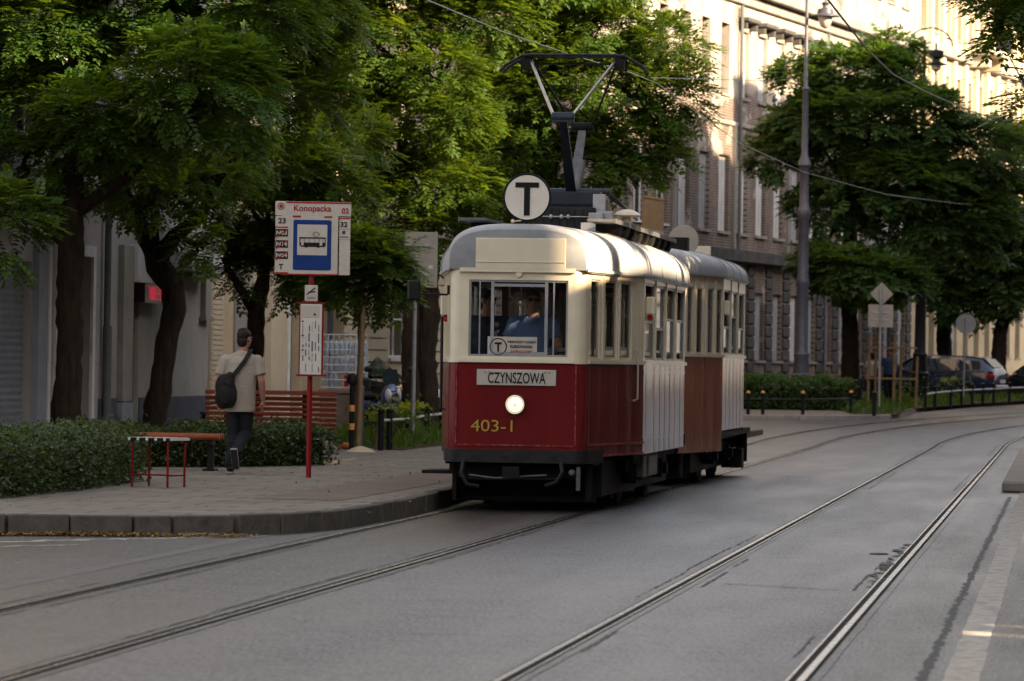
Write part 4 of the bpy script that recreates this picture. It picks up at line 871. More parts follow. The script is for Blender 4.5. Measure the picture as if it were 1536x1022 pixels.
# painted markings
b = MB(); ribbon(b, 5.22, 5.40, .005, 8, 60, .35, .008, .008, 90); struct(b.build('edge_line', 'marking', recalc=False))
b = MB(); ribbon(b, 4.72, 9.5, .0035, 6, 78, 1., .006, 0, 95); struct(b.build('road_patch', 'asphalt_warm', recalc=False))
b = MB(); ribbon(b, 5.085, 5.135, .0045, 8, 53, .11, .018, .018, 91); struct(b.build('road_joint', 'tar', recalc=False))
b = MB()
for (x0, y0, x1, y1, w) in ((-60, 815, 330, 806, .22), (-60, 822, 120, 818, .12)):
    seam(x0, y0, x1, y1, w, b, .005)
for k in range(3): 
    p = G(1530, 875 + k * 26); b.quad(p + Vector((0, 0, .005)), p + Vector((.5, 0, .005)), p + Vector((.53, .25, .005)), p + Vector((.03, .25, .005)))
seam(1330, 640, 1536, 622, .2, b, .009)
struct(b.build('road_marking', 'marking_white', recalc=False))
b = MB(); p = G(1318, 832); b.lathe([(.01, .012), (.07, .012), (.09, .002)], 18, p); tag(b.build('valve_cover', 'tar'), 'small round black valve cover in the road beside the rightmost rail', 'road cover')
# ------------------------------------------------------------------ leaves
def frames(d, n):
    d = d / np.linalg.norm(d, axis=1, keepdims=True); s = np.cross(n, d); s /= np.linalg.norm(s, axis=1, keepdims=True) + 1e-9; u = np.cross(d, s); return d, s, u
def compound(pairs, L, ll, lw):
    q = []
    for i in range(pairs):
        x = L * (.22 + .74 * i / max(1, pairs - 1)); f = 1 - .35 * abs(i / max(1, pairs - 1) - .45)
        z = -.30 * x * x / L
        for sd in (-1, 1):
            dx, dy, dz = .55 * ll * f, sd * .83 * ll * f, -.22 * ll * f; wx, wy = .83 * lw / 2, -sd * .55 * lw / 2
            q += [(x, sd * .004, z), (x + dx * .5 - wx, dy * .5 - wy, z + dz * .35), (x + dx, dy, z + dz), (x + dx * .5 + wx, dy * .5 + wy, z + dz * .35)]
    x = L; z = -.30 * L; q += [(x * .97, 0, z), (x + ll * .5, -lw / 2, z - .1 * ll), (x + ll, 0, z - .3 * ll), (x + ll * .5, lw / 2, z - .1 * ll)]
    return np.array(q)
def leaves_mesh(name, mt, pos, d, n, tpl, scale, parent=None, loc=None):
    D, S, U = frames(d, n); N = len(pos); T = tpl[None, :, :] * scale[:, None, None]
    V = pos[:, None, :] + T[:, :, 0:1] * D[:, None, :] + T[:, :, 1:2] * S[:, None, :] + T[:, :, 2:3] * U[:, None, :]
    V = V.reshape(-1, 3); return np_mesh(name, V, np.arange(len(V)).reshape(-1, 4), mt, parent, loc)
TPL_NEAR = compound(5, .34, .100, .054); TPL_MID = compound(4, .36, .12, .06); TPL_FAR = compound(3, .44, .19, .10)
def tree(name, label, Y, trunks, lobes, leaf, tpl, dens, group=None, bark='bark', base=None, per=8, limbs=True):
    """trunks: lists of (px, py, dY, radius m); lobes: (px, py, dY, rx px, rz px) at depth Y"""
    k = Y / FOC; bp = base if base is not None else P(trunks[0][0][0], trunks[0][0][1], Y); root = thing(name, label, 'tree', bp, 0, group)
    tb = MB(); tops = []
    for ti, tk in enumerate(trunks):
        pts = [P(x, y, Y + dy) - bp for x, y, dy, r in tk]; rs = [r for *_, r in tk]
        # resample for a knobbly outline
        PP = []; RR = []
        for i in range(len(pts) - 1):
            m_ = max(2, int((pts[i + 1] - pts[i]).length / .12))
            for j in range(m_):
                t = j / m_; PP.append(pts[i].lerp(pts[i + 1], t) + Vector((random.uniform(-.008, .008), random.uniform(-.01, .01), 0))); RR.append((rs[i] * (1 - t) + rs[i + 1] * t) * random.uniform(.95, 1.06))
        PP.append(pts[-1]); RR.append(rs[-1]); tb.tube(PP, RR, 16, jit=.10 if rs[0] > .06 else .03); tops.append((pts[-1], rs[-1]))
    pos = []; dr = []; nm = []
    for (x, y, dy, rx, rz) in lobes:
        c = P(x, y, Y + dy) - bp; R3 = np.array([rx * k, max(rx, rz) * k * .9, rz * k]); cc = np.array(c)
        if limbs and tops:
            t0, r0 = min(tops, key=lambda q: (q[0] - c).length); mid = t0.lerp(c, .5) + Vector((random.uniform(-.15, .15), random.uniform(-.15, .15), random.uniform(-.05, .25)))
            r0 = min(r0 * .62, .09); tb.tube([t0 - Vector((0, 0, .1)), t0.lerp(mid, .5), mid, c], [r0, r0 * .8, r0 * .55, r0 * .28], 7, jit=.06)
            for _ in range(4):
                a = RNG.normal(size=3); a /= np.linalg.norm(a); e = c + Vector(a * R3 * .85); tb.tube([mid.lerp(c, .5), c.lerp(e, .5) + Vector((0, 0, .05)), e], [r0 * .3, r0 * .2, .006], 5)
        area = 4 * PI * ((R3[0] * R3[1]) ** 1.6 / 3 + (R3[0] * R3[2]) ** 1.6 / 3 + (R3[1] * R3[2]) ** 1.6 / 3) ** (1 / 1.6); N = max(8, int(area * dens))
        o = RNG.normal(size=(N, 3)); o /= np.linalg.norm(o, axis=1, keepdims=True); flip = (o[:, 2] < -.35) & (RNG.random(N) < .6); o[flip, 2] *= -1
        # lumpy radius so the outline is uneven
        ph = RNG.uniform(0, 6, 6); w = 1 + .16 * np.sin(3.1 * o[:, 0] + ph[0] + 2.3 * o[:, 2]) + .13 * np.sin(5.3 * o[:, 1] + ph[1] - 3 * o[:, 0]) + .10 * np.sin(7.7 * o[:, 2] + ph[2] + 4 * o[:, 1])
        rad = np.where(RNG.random(N) < .72, RNG.uniform(.86, 1.0, N), RNG.uniform(.35, .86, N)) * w; tp = cc + o * rad[:, None] * R3
        out = o / R3; out /= np.linalg.norm(out, axis=1, keepdims=True)
        tp = np.repeat(tp, per, 0); out = np.repeat(out, per, 0); M = len(tp)
        az = RNG.uniform(0, 2 * PI, M); hz = np.stack([np.cos(az), np.sin(az), RNG.normal(0, .25, M)], 1)
        d = out * np.array([1., 1., .45]) + hz * .55 + np.array([0, 0, -.10]); n = np.array([0, 0, 1.]) + RNG.normal(0, .16, (M, 3)) + out * .35
        pos.append(tp + RNG.normal(0, .05, (M, 3)) + np.array([0, 0, .09])); dr.append(d); nm.append(n)
    tb.build('trunk', bark, root, recalc=False, auto=180)
    pos, dr, nm = map(np.concatenate, (pos, dr, nm)); leaves_mesh('crown', leaf, pos, dr, nm, tpl, RNG.uniform(.75, 1.2, len(pos)), root)
    return root
GT = 'street trees along the left pavement'
tree('street_tree', 'large street tree with thick straight trunk behind the front hedge', 57,
     [[(95, 700, 0, .25), (98, 640, 0, .205), (104, 540, 0, .18), (103, 440, 0, .17), (107, 370, 0, .18), (108, 300, 0, .16), (112, 200, 0, .12)], [(104, 370, 0, .11), (60, 330, .3, .08), (30, 250, .3, .06)], [(112, 320, 0, .10), (190, 265, -.6, .08), (280, 180, -1, .05)]],
     [(40, 60, .5, 130, 65), (180, 20, .8, 150, 75), (300, 130, -1.8, 105, 62), (185, 185, -.5, 120, 50), (60, 165, .8, 100, 45), (8, 340, -2, 62, 52), (130, 245, .4, 100, 38), (30, 290, 1.5, 40, 25), (340, 30, 0, 120, 75), (330, 200, -1.2, 70, 40), (100, -110, 0, 210, 90), (320, -110, 0, 190, 90), (60, -260, 0, 200, 80)], 'leaf_a', TPL_NEAR, 14, GT)
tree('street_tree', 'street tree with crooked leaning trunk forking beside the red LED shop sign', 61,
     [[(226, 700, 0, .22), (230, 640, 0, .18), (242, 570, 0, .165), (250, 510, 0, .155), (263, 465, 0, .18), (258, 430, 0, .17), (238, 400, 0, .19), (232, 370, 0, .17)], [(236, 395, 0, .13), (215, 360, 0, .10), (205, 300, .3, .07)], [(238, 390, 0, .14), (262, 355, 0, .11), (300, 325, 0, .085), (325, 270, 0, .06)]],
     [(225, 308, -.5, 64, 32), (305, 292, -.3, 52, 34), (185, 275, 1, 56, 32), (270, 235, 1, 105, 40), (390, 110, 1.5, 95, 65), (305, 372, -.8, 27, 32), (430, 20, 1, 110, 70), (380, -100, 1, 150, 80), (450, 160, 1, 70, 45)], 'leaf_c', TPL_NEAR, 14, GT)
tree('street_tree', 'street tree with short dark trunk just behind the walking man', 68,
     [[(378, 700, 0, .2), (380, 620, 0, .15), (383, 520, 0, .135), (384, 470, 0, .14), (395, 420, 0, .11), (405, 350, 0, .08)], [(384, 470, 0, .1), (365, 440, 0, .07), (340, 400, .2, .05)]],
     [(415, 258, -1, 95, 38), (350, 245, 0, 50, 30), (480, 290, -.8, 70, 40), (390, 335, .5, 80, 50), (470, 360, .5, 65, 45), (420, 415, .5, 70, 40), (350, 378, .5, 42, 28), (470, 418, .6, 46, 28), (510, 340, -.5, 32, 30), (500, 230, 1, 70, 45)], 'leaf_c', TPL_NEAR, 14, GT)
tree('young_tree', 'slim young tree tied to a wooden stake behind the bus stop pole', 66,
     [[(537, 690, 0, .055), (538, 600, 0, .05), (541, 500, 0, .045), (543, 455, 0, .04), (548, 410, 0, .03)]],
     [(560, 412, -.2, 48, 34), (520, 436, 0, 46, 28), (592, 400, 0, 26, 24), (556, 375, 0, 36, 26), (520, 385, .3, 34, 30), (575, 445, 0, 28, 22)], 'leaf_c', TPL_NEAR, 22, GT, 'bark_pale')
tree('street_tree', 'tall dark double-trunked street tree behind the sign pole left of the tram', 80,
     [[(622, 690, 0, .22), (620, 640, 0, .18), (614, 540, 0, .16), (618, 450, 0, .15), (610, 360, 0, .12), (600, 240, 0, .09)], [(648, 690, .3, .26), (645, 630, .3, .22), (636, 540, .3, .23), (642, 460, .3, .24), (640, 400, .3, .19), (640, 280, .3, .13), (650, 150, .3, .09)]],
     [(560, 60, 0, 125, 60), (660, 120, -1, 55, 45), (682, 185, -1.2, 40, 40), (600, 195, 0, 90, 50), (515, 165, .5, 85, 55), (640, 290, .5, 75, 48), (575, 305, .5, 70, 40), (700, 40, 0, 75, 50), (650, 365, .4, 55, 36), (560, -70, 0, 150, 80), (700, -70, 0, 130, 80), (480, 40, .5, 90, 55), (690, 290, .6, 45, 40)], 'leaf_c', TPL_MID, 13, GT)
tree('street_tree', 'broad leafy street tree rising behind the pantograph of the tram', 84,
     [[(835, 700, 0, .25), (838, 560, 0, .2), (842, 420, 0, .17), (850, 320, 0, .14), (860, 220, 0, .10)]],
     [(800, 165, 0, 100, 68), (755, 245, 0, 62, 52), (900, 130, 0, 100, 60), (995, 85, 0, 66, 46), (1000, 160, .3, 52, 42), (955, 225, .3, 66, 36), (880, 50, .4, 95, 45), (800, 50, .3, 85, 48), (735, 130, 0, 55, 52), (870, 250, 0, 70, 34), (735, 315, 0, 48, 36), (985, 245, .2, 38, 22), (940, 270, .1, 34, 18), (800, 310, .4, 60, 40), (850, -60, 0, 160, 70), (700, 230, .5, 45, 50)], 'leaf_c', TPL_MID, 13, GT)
tree('street_tree', 'shaded street tree filling the gap left of the tram roof', 96,
     [[(700, 640, 0, .2), (705, 480, 0, .17), (705, 380, 0, .13)]], [(690, 340, 0, 70, 45), (640, 380, .3, 70, 40), (720, 270, 0, 60, 50), (600, 345, .6, 70, 45), (540, 290, .8, 70, 50), (480, 220, 1, 80, 60), (700, 150, 1, 90, 60)], 'leaf_b', TPL_MID, 13, GT)
tree('street_tree', 'wide full-crowned street tree behind the grey lamp post on the right', 127,
     [[(1277, 610, 0, .34), (1276, 560, 0, .28), (1275, 500, 0, .26), (1274, 455, 0, .25), (1270, 390, 0, .2), (1280, 300, 0, .14)]],
     [(1200, 125, .5, 42, 24), (1290, 115, .5, 75, 36), (1262, 185, 0, 95, 48), (1175, 240, 0, 46, 26), (1370, 185, .3, 82, 52), (1440, 245, 1, 80, 56), (1330, 285, 0, 110, 48), (1245, 315, 0, 46, 34), (1400, 335, .5, 80, 46), (1292, 415, -1.5, 82, 30), (1232, 398, -1, 36, 22), (1340, 420, -1, 48, 26), (1465, 330, 1, 55, 50), (1215, 190, 0, 50, 28), (1330, 80, 1, 40, 18)], 'leaf_far', TPL_FAR, 10, GT)
tree('street_tree', 'dark shaded street tree above the blue estate car', 152,
     [[(1500, 590, 0, .3), (1498, 540, 0, .26), (1500, 500, 0, .26), (1512, 460, 0, .22), (1515, 400, 0, .15)], [(1418, 580, 2, .3), (1416, 500, 2, .28), (1420, 400, 2, .2)]],
     [(1490, 320, 0, 70, 50), (1530, 250, 0, 55, 55), (1445, 400, 0, 58, 40), (1510, 420, 0, 56, 44), (1425, 455, 0, 40, 20), (1560, 380, 0, 60, 60), (1480, 460, .3, 45, 22), (1400, 400, 1.5, 50, 36)], 'leaf_far', TPL_FAR, 10, GT)
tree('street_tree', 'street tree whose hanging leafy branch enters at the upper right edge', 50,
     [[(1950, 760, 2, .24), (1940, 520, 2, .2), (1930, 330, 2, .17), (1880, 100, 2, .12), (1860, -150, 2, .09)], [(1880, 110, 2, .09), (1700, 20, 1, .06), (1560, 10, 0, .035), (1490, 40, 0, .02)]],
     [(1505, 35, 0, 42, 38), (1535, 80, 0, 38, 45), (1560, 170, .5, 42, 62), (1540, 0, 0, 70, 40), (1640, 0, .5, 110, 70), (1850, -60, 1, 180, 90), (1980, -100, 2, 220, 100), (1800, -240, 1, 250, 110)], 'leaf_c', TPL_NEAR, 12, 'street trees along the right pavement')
def px(p):
    d = Vector(p) - CAM; k = FOC / d.dot(FWD); return 768 + d.dot(RGT) * k, 511 - d.dot(UPV) * k
for i, (Yt, hb, ht) in enumerate(((32.5, 8.2, 14), (38, 7.9, 14), (43.5, 8.6, 14.2), (49.5, 9.0, 14.5), (56, 8.8, 14), (63, 6.2, 10.8))):  # unseen trees added to dapple the tram and keep sun off the left side
    o = track(Yt, 11.2); z0 = .15; A = [px((o.x, Yt, z)) for z in (z0, 3., hb + .5)]; kk = FOC / Yt
    lob = []
    for k in range(9):
        a = k * 2.4 + i; rr = 1.9 if k else 0; c = (o.x + rr * math.cos(a), 0, random.uniform(hb + 1.2, ht - 1.2)); q = px((c[0], Yt, c[2])); lob.append((q[0], q[1], rr * math.sin(a), 1.75 * kk, 1.25 * kk))
    tree('street_tree', 'unseen high-crowned street tree across the street, added to screen and dapple the sun', Yt, [[(A[0][0], A[0][1], 0, .22), (A[1][0], A[1][1], 0, .19), (A[2][0], A[2][1], 0, .14)]], lob, 'leaf_a', TPL_FAR, 15, 'street trees along the right pavement')
# hedges
def hedge(name, label, path, width, h, leaf, N, size, z0=.18):
    p0 = path[0]; root = thing(name, label, 'hedge', (p0[0], p0[1], z0)); core = MB()
    segs = [(Vector((a[0], a[1], 0)), Vector((b_[0], b_[1], 0))) for a, b_ in zip(path[:-1], path[1:])]; L = sum((b_ - a).length for a, b_ in segs); o = Vector((p0[0], p0[1], 0)); PT = []
    for a, b_ in segs:
        d = (b_ - a).normalized(); n = Vector((d.y, -d.x, 0)); l = (b_ - a).length; core.obox((a + b_) / 2 - o + Vector((0, 0, h * .38)), (d, n, Vector((0, 0, 1))), (l / 2, width * .28, h * .36))
        m_ = int(N * l / L); t = RNG.uniform(-.1, l + .1, m_); face = RNG.random(m_); rr = RNG.uniform(-1, 1, m_); hh = RNG.uniform(.02, 1, m_)
        off = np.where(face < .45, np.where(RNG.random(m_) < .65, 1, -1) * RNG.uniform(.78, 1.08, m_), rr) * width / 2; z = np.where(face < .45, hh * h, h * RNG.uniform(.88, 1.08, m_))
        wob = 1 + .07 * np.sin(t * 4.1) + .06 * np.sin(t * 9.3 + 1); z = z * wob + RNG.exponential(.025, m_) * (face >= .45)
        edge = np.clip((np.abs(off) / (width / 2) - .75) * 4, 0, 1); z = z - edge * np.maximum(0, z - h * .85) * .6
        base = np.array(a - o); PT.append(base + t[:, None] * np.array(d) + off[:, None] * np.array(n) + np.stack([0 * z, 0 * z, z], 1) + RNG.normal(0, .018, (m_, 3)))
    pos = np.concatenate(PT); M = len(pos); d = RNG.normal(size=(M, 3)); d[:, 2] = d[:, 2] * .6 + .25; n = RNG.normal(0, .6, (M, 3)) + np.array([0, 0, .9]) + np.array([0, -.3, 0])
    tp = np.array([(0, 0, 0), (.5, -.28, .06), (1, 0, -.05), (.5, .28, .06)])
    core.build('stems', 'hedge_core', root); leaves_mesh('foliage', leaf, pos, d, n, tp, RNG.uniform(.7, 1.3, M) * size, root); return root
hedge('hedge', 'dense low green hedge filling the lower left corner of the pavement', [(-5.55, 40.8), (-5.1, 43.6), (-4.75, 47.4)], 1.15, .54, 'leaf_hedge', 15000, .06)
hedge('hedge', "low hedge behind the walking man's legs and the red slatted bench", [(-5.6, 53.5), (-4.1, 54.2), (-2.75, 56.2)], .9, .46, 'leaf_hedge', 12000, .06)
hedge('hedge', 'clipped hedge behind the black rail at the base of the grey lamp post', [(4.8, 119.3), (7.0, 119.6), (9.75, 120.0)], 1.3, .84, 'leaf_far', 9000, .11, gz(119) + .12)
# grass and weeds
def grass(name, label, poly, N, h, z0, wdt=.012):
    xs = [p[0] for p in poly]; ys = [p[1] for p in poly]; pts = []
    def inside(x, y):
        c = False; j = len(poly) - 1
        for i in range(len(poly)):
            xi, yi = poly[i][:2]; xj, yj = poly[j][:2]
            if (yi > y) != (yj > y) and x < (xj - xi) * (y - yi) / (yj - yi) + xi: c = not c
            j = i
        return c
    while len(pts) < N:
        x, y = random.uniform(min(xs), max(xs)), random.uniform(min(ys), max(ys))
        if inside(x, y): pts.append((x, y, z0 + gz(y)))
    pos = np.array(pts); M = N; d = RNG.normal(0, .45, (M, 3)); d[:, 2] = 1; n = RNG.normal(size=(M, 3)); tp = np.array([(0, -.5 * wdt / h, 0), (.6, -.4 * wdt / h, .05), (1, 0, .22), (.6, .4 * wdt / h, .05)])
    cl = .6 + .7 * (np.sin(pos[:, 0] * 3.1) * np.sin(pos[:, 1] * 2.3) > .1); o = leaves_mesh(name, 'grass_blade', pos, d, n, tp, RNG.uniform(.4, 1.15, M) * h * cl); return tag(o, label, 'grass', kind='stuff')
gb = [G(498, 668, .18), G(600, 676, .18), G(672, 668, .18), G(676, 648, .18), G(560, 640, .18), G(505, 652, .18)]
b = MB(); b._add([(p.x, p.y, .186) for p in gb], [tuple(range(len(gb)))]); struct(b.build('soil', 'soil', recalc=False))
grass('grass', 'rough green grass and weeds in the bed left of the tram', gb, 9000, .26, .18, .022)
fb = [GR(1280, 622, .12), GR(1345, 622, .12), GR(1375, 613, .12), GR(1460, 606, .12), GR(1545, 601, .12), Vector((24, 152, 0)), Vector((13, 148, 0)), Vector((9.5, 124, 0))]
b = MB(); b._add([(p.x, p.y, gz(p.y) + .126) for p in fb], [tuple(range(len(fb)))]); struct(b.build('soil', 'soil', recalc=False))
grass('grass', 'strip of grass behind the far right kerb below the parked cars', fb, 9000, .22, .12, .05)
# flowering shrub by the fence, weeds under the hedge
def shrub(label, c, sp, h, N, flowers):
    root = thing('shrub', label, 'shrub', c); pos = RNG.normal(0, 1, (N, 3)) * np.array([sp, sp * .7, h * .22]) + np.array([0, 0, h * .55]); d = RNG.normal(size=(N, 3)); n = RNG.normal(0, .5, (N, 3)) + np.array([0, 0, 1.])
    leaves_mesh('foliage', 'leaf_c', pos, d, n, np.array([(0, 0, 0), (.5, -.3, .05), (1, 0, -.1), (.5, .3, .05)]), RNG.uniform(.06, .13, N), root)
    st = MB()
    for k in range(7): x = random.uniform(-sp, sp); st.tube([(x * .3, 0, 0), (x * .7, 0, h * .4), (x, random.uniform(-.1, .1), h * .8)], [.012, .01, .006], 5)
    st.build('stems', 'bark', root)
    for fx, fz in flowers:
        M = 130; a = RNG.normal(0, 1, (M, 3)) * np.array([.07, .07, .035]) + np.array([fx, random.uniform(-.1, .1), fz]); leaves_mesh('flower_head', 'flower_head', a, RNG.normal(size=(M, 3)), RNG.normal(0, .4, (M, 3)) + np.array([0, 0, 1.]), np.array([(0, 0, 0), (.5, -.4, 0), (1, 0, 0), (.5, .4, 0)]), RNG.uniform(.03, .05, M), root)
    return root
c = G(592, 668, .18); shrub('loose shrub with pale yellow-green flower heads behind the low rail fence', c, .34, .75, 420, [(-.36, .50), (-.24, .56), (.03, .62), (.18, .66), (.40, .68), (-.15, .60), (.25, .58)])
c = GR(1345, 606, .12); shrub('small yellowish bush at the foot of the staked sapling', c, .5, .9, 240, [])
c = GR(1425, 604, .12); shrub('pale leafy weed in front of the blue estate car', c, .5, 1.0, 200, [(.1, .8), (-.2, .75)])
# fallen leaves along the kerb
N = 2600; t = RNG.uniform(0, 1, N) ** .8; pos = np.stack([-5.6 + t * 3.3 + RNG.normal(0, .05, N), 36.40 + t * .55 - RNG.exponential(.09, N), np.full(N, .012) + RNG.uniform(0, .02, N)], 1)
tag(leaves_mesh('leaf_litter', 'litter_leaf', pos, RNG.normal(size=(N, 3)) * np.array([1, 1, .2]), RNG.normal(0, .3, (N, 3)) + np.array([0, 0, 1.]), np.array([(0, 0, 0), (.5, -.35, .05), (1, 0, 0), (.5, .35, .05)]), RNG.uniform(.02, .045, N)), 'yellow fallen leaves swept along the kerb', 'fallen leaves', kind='stuff')
N = 260; pos = np.stack([RNG.uniform(-4.5, 0, N), RNG.uniform(38, 60, N), np.full(N, .19)], 1); pos[:, 0] -= np.maximum(0, 1.2 - .12 * (pos[:, 1] - 38))
tag(leaves_mesh('leaf_litter', 'litter_leaf', pos, RNG.normal(size=(N, 3)) * np.array([1, 1, .15]), RNG.normal(0, .2, (N, 3)) + np.array([0, 0, 1.]), np.array([(0, 0, 0), (.5, -.35, .05), (1, 0, 0), (.5, .35, .05)]), RNG.uniform(.02, .05, N)), 'scattered dry leaves on the pavement slabs', 'fallen leaves', kind='stuff')
# ------------------------------------------------------------------ street furniture
ZP = .18
# tram stop
SPO = G(462.5, 717, ZP); st = thing('tram_stop_sign', 'red tram stop pole carrying the Konopacka sign and timetable case', 'stop sign', SPO, math.radians(3))
kx = 1 / 125.; q = lambda x, y: ((x - 465.5 + .0155 * (y - 560)) * kx, 0, (717 - y) * kx)  # sign space: x right, z up
b = MB(); b.tube([(0, .03, 0), (0, .03, 2.55)], .032, 14); b.build('pole', 'red_paint', st)
def panel(x0, y0, x1, y1, mt, nm, d=.03, par=None, off=0., bev=.004):
    a, c = q(x0, y1), q(x1, y0); m_ = MB(); m_.box(a[0], c[0], off - d / 2, off + d / 2, a[2], c[2]); return m_.build(nm, mt, par or st, bevel=bev)
Xp, Zp = Vector((1, 0, 0)), Vector((0, 0, 1))
def lab(par, txt, x, y, h, w, mt='ink', bold=.02, off=-.0225, nm='lettering'):
    m_ = MB(); a = q(x, y); m_.text(txt, (a[0], off, a[2]), Xp, Zp, h * kx, w * kx if w else None, bold=bold, lift=.002); return m_.build(nm, mt, par)
def strip(par, rects, mt, nm, off=-.0225):
    m_ = MB()
    for x0, y0, x1, y1 in rects: a, c = q(x0, y1), q(x1, y0); m_.box(a[0], c[0], off, off + .006, a[2], c[2])
    return m_.build(nm, mt, par)
hd = panel(413.5, 302, 527.5, 323.5, 'signwhite', 'header_panel', .035); strip(hd, [(430, 302.3, 527.2, 304.6)], 'signred', 'red_band')
lab(hd, 'Konopacka', 469.5, 313.2, 12.2, 56, 'signred', .015); lab(hd, '02', 518.5, 315, 8.2, 11, 'signred', .02)
m_ = MB(); a = q(422, 309.7); m_.lathe([(.037 + .005 * math.cos(t), .002 * math.sin(t)) for t in [i * PI / 3 for i in range(7)]], 24, (a[0], -.021, a[2]), 'y', caps=False); m_.build('logo_ring', 'signred', hd); lab(hd, 'e', 422, 309.6, 5, 5.4, 'signred', .05, nm='logo_letter')
mp = panel(421, 323.5, 508, 412, 'signwhite', 'main_panel', .05, off=.0); strip(mp, [(440, 323.2, 452, 326)], 'signred', 'clip', -.028); strip(mp, [(487, 323.6, 499, 326)], 'signred', 'clip', -.028); strip(mp, [(421, 410.5, 508, 412.4)], 'signred', 'red_edge', -.0275)
m_ = MB(); x0, y0, x1, y1 = 439.5, 329.5, 498, 405; a, c = q(x0, y1), q(x1, y0); r_ = .022; pl2 = []
for cx_, cz_, a0 in ((c[0] - r_, c[2] - r_, 0), (a[0] + r_, c[2] - r_, 90), (a[0] + r_, a[2] + r_, 180), (c[0] - r_, a[2] + r_, 270)):
    for k_ in range(6): t = math.radians(a0 + k_ * 18); pl2.append((cx_ + r_ * math.cos(t), -.0285, cz_ + r_ * math.sin(t)))
m_.ext(pl2, (0, .006, 0)); bp_ = m_.build('blue_field', 'signblue', mp)
strip(bp_, [(446, 336.5, 491.5, 382.5)], 'signwhite', 'white_field', -.0315)
pic = [(449.5, 355.5, 489, 357.6), (449.5, 363.5, 489, 368.5), (449.5, 357, 451, 364), (487.5, 357, 489, 364), (456.5, 357, 457.3, 368), (464, 357, 464.6, 364), (472, 357, 472.6, 364), (478.5, 357, 479.3, 368), (484.5, 357, 485.2, 364), (452, 368.3, 487.5, 370), (458, 369.5, 462, 371), (476, 369.5, 480, 371)]
o = strip(bp_, pic, 'ink', 'tram_pictogram', -.0345); strip(o, [(452.2, 358.2, 456, 368), (479.8, 358.2, 484, 368)], 'signwhite', 'pictogram_doors', -.0365)
m_ = MB()
for p0, p1 in (((474, 355), (469.5, 350.5)), ((469.5, 350.5), (474.5, 347.2)), ((474.5, 347.2), (480, 350.5)), ((480, 350.5), (476, 355))): A, B = q(*p0), q(*p1); m_.beam((A[0], -.0335, A[2]), (B[0], -.0335, B[2]), .006, .004, up=(0, 1, 0))
m_.build('pictogram_pantograph', 'ink', o)
lp = panel(412.5, 324.5, 421 + 12, 411, 'signwhite', 'left_panel', .03, off=-.012)
lab(lp, '23', 423.5, 331.5, 8.5, 11.5, 'ink', .03, -.0285)
for k, t in enumerate(('N03', 'N14', 'N64')):
    yy = 349.5 + k * 16.8; bx = strip(lp, [(413.5, yy - 5.6, 432.5, yy + 5.6)], 'ink', 'night_line_plate', -.031); lab(bx, t, 423, yy, 6.6, 16, 'signwhite', .03, -.0315)
    m_ = MB(); A, B = q(414, yy + 7), q(432.5, yy - 5.5); m_.beam((A[0], -.0345, A[2]), (B[0], -.0345, B[2]), .013, .003, up=(0, 1, 0)); m_.build('cancel_stripe', 'signred', bx)
strip(lp, [(413.2, 340.2, 432.6, 342.2), (413, 408.6, 432.6, 410.4)], 'signred', 'red_band', -.029); lab(lp, 'T', 422, 400.5, 8.5, 7, 'ink', .03, -.0285)
rp_ = panel(508.5, 325, 526.5, 412, 'signwhite', 'right_panel', .03, off=-.006); strip(rp_, [(508.8, 325.6, 526.2, 327.6)], 'signred', 'red_band'); lab(rp_, '32', 516.5, 335.5, 8.2, 11, 'ink', .03); lab(rp_, '8', 516.2, 347.5, 5.6, 5, 'ink', .03)
strip(rp_, [(510.5, 353.2, 512.4, 355.2), (512.8, 353.8, 515, 355.2), (515.4, 353.4, 518, 355.2), (518.4, 353.8, 520.6, 355.2), (521, 353.4, 522.8, 355.2)], 'ink', 'small_print'); strip(rp_, [(509, 342.3, 526, 342.8), (509, 358.2, 526, 358.7)], 'greytext', 'rule_line')
ns = panel(457.5, 427.5, 477.5, 452, 'signwhite', 'no_smoking_plate', .012, off=-.02, bev=.01)
m_ = MB()
for p0, p1, w in (((460.5, 442), (473, 431.5), .014), ((463, 438.2), (473.5, 437.2), .014)): A, B = q(*p0), q(*p1); m_.beam((A[0], -.028, A[2]), (B[0], -.028, B[2]), w, .003, up=(0, 1, 0))
m_.build('prohibition_mark', 'ink', ns); strip(ns, [(461, 445.5, 474, 446.2), (461, 447.4, 474, 448.1)], 'greytext', 'small_print', -.0285)
tc_ = panel(448, 453.5, 486.5, 563.5, 'red_paint', 'timetable_case', .06, off=-.02); tp_ = strip(tc_, [(450, 456, 483.5, 561.5)], 'paper', 'timetable_sheet', -.056)
rr = random.Random(8); rc = []
for col in (454, 458.5, 463.5, 468, 473, 477.5):
    y = 462
    while y < 557:
        l = rr.uniform(4, 16)
        if rr.random() < .72 and not (460 < y < 477): rc.append((col + rr.uniform(-.6, .6), y, col + rr.uniform(.8, 1.9), min(y + l, 558)))
        y += l + rr.uniform(1.5, 5)
strip(tp_, rc, 'greytext', 'small_print', -.059); strip(tp_, [(451, 458, 480, 476)], 'signwhite', 'route_map', -.0592); strip(tp_, [(453, 481, 456, 483), (453, 502, 456, 504.5), (453, 524, 456, 526), (471, 470, 474, 473)], 'ink', 'small_symbol', -.0615)
strip(tc_, [(445, 561.5, 490, 564.5)], 'red_paint', 'case_rail', -.058); strip(tc_, [(446.5, 453, 488, 455.5)], 'red_paint', 'case_rail', -.058)
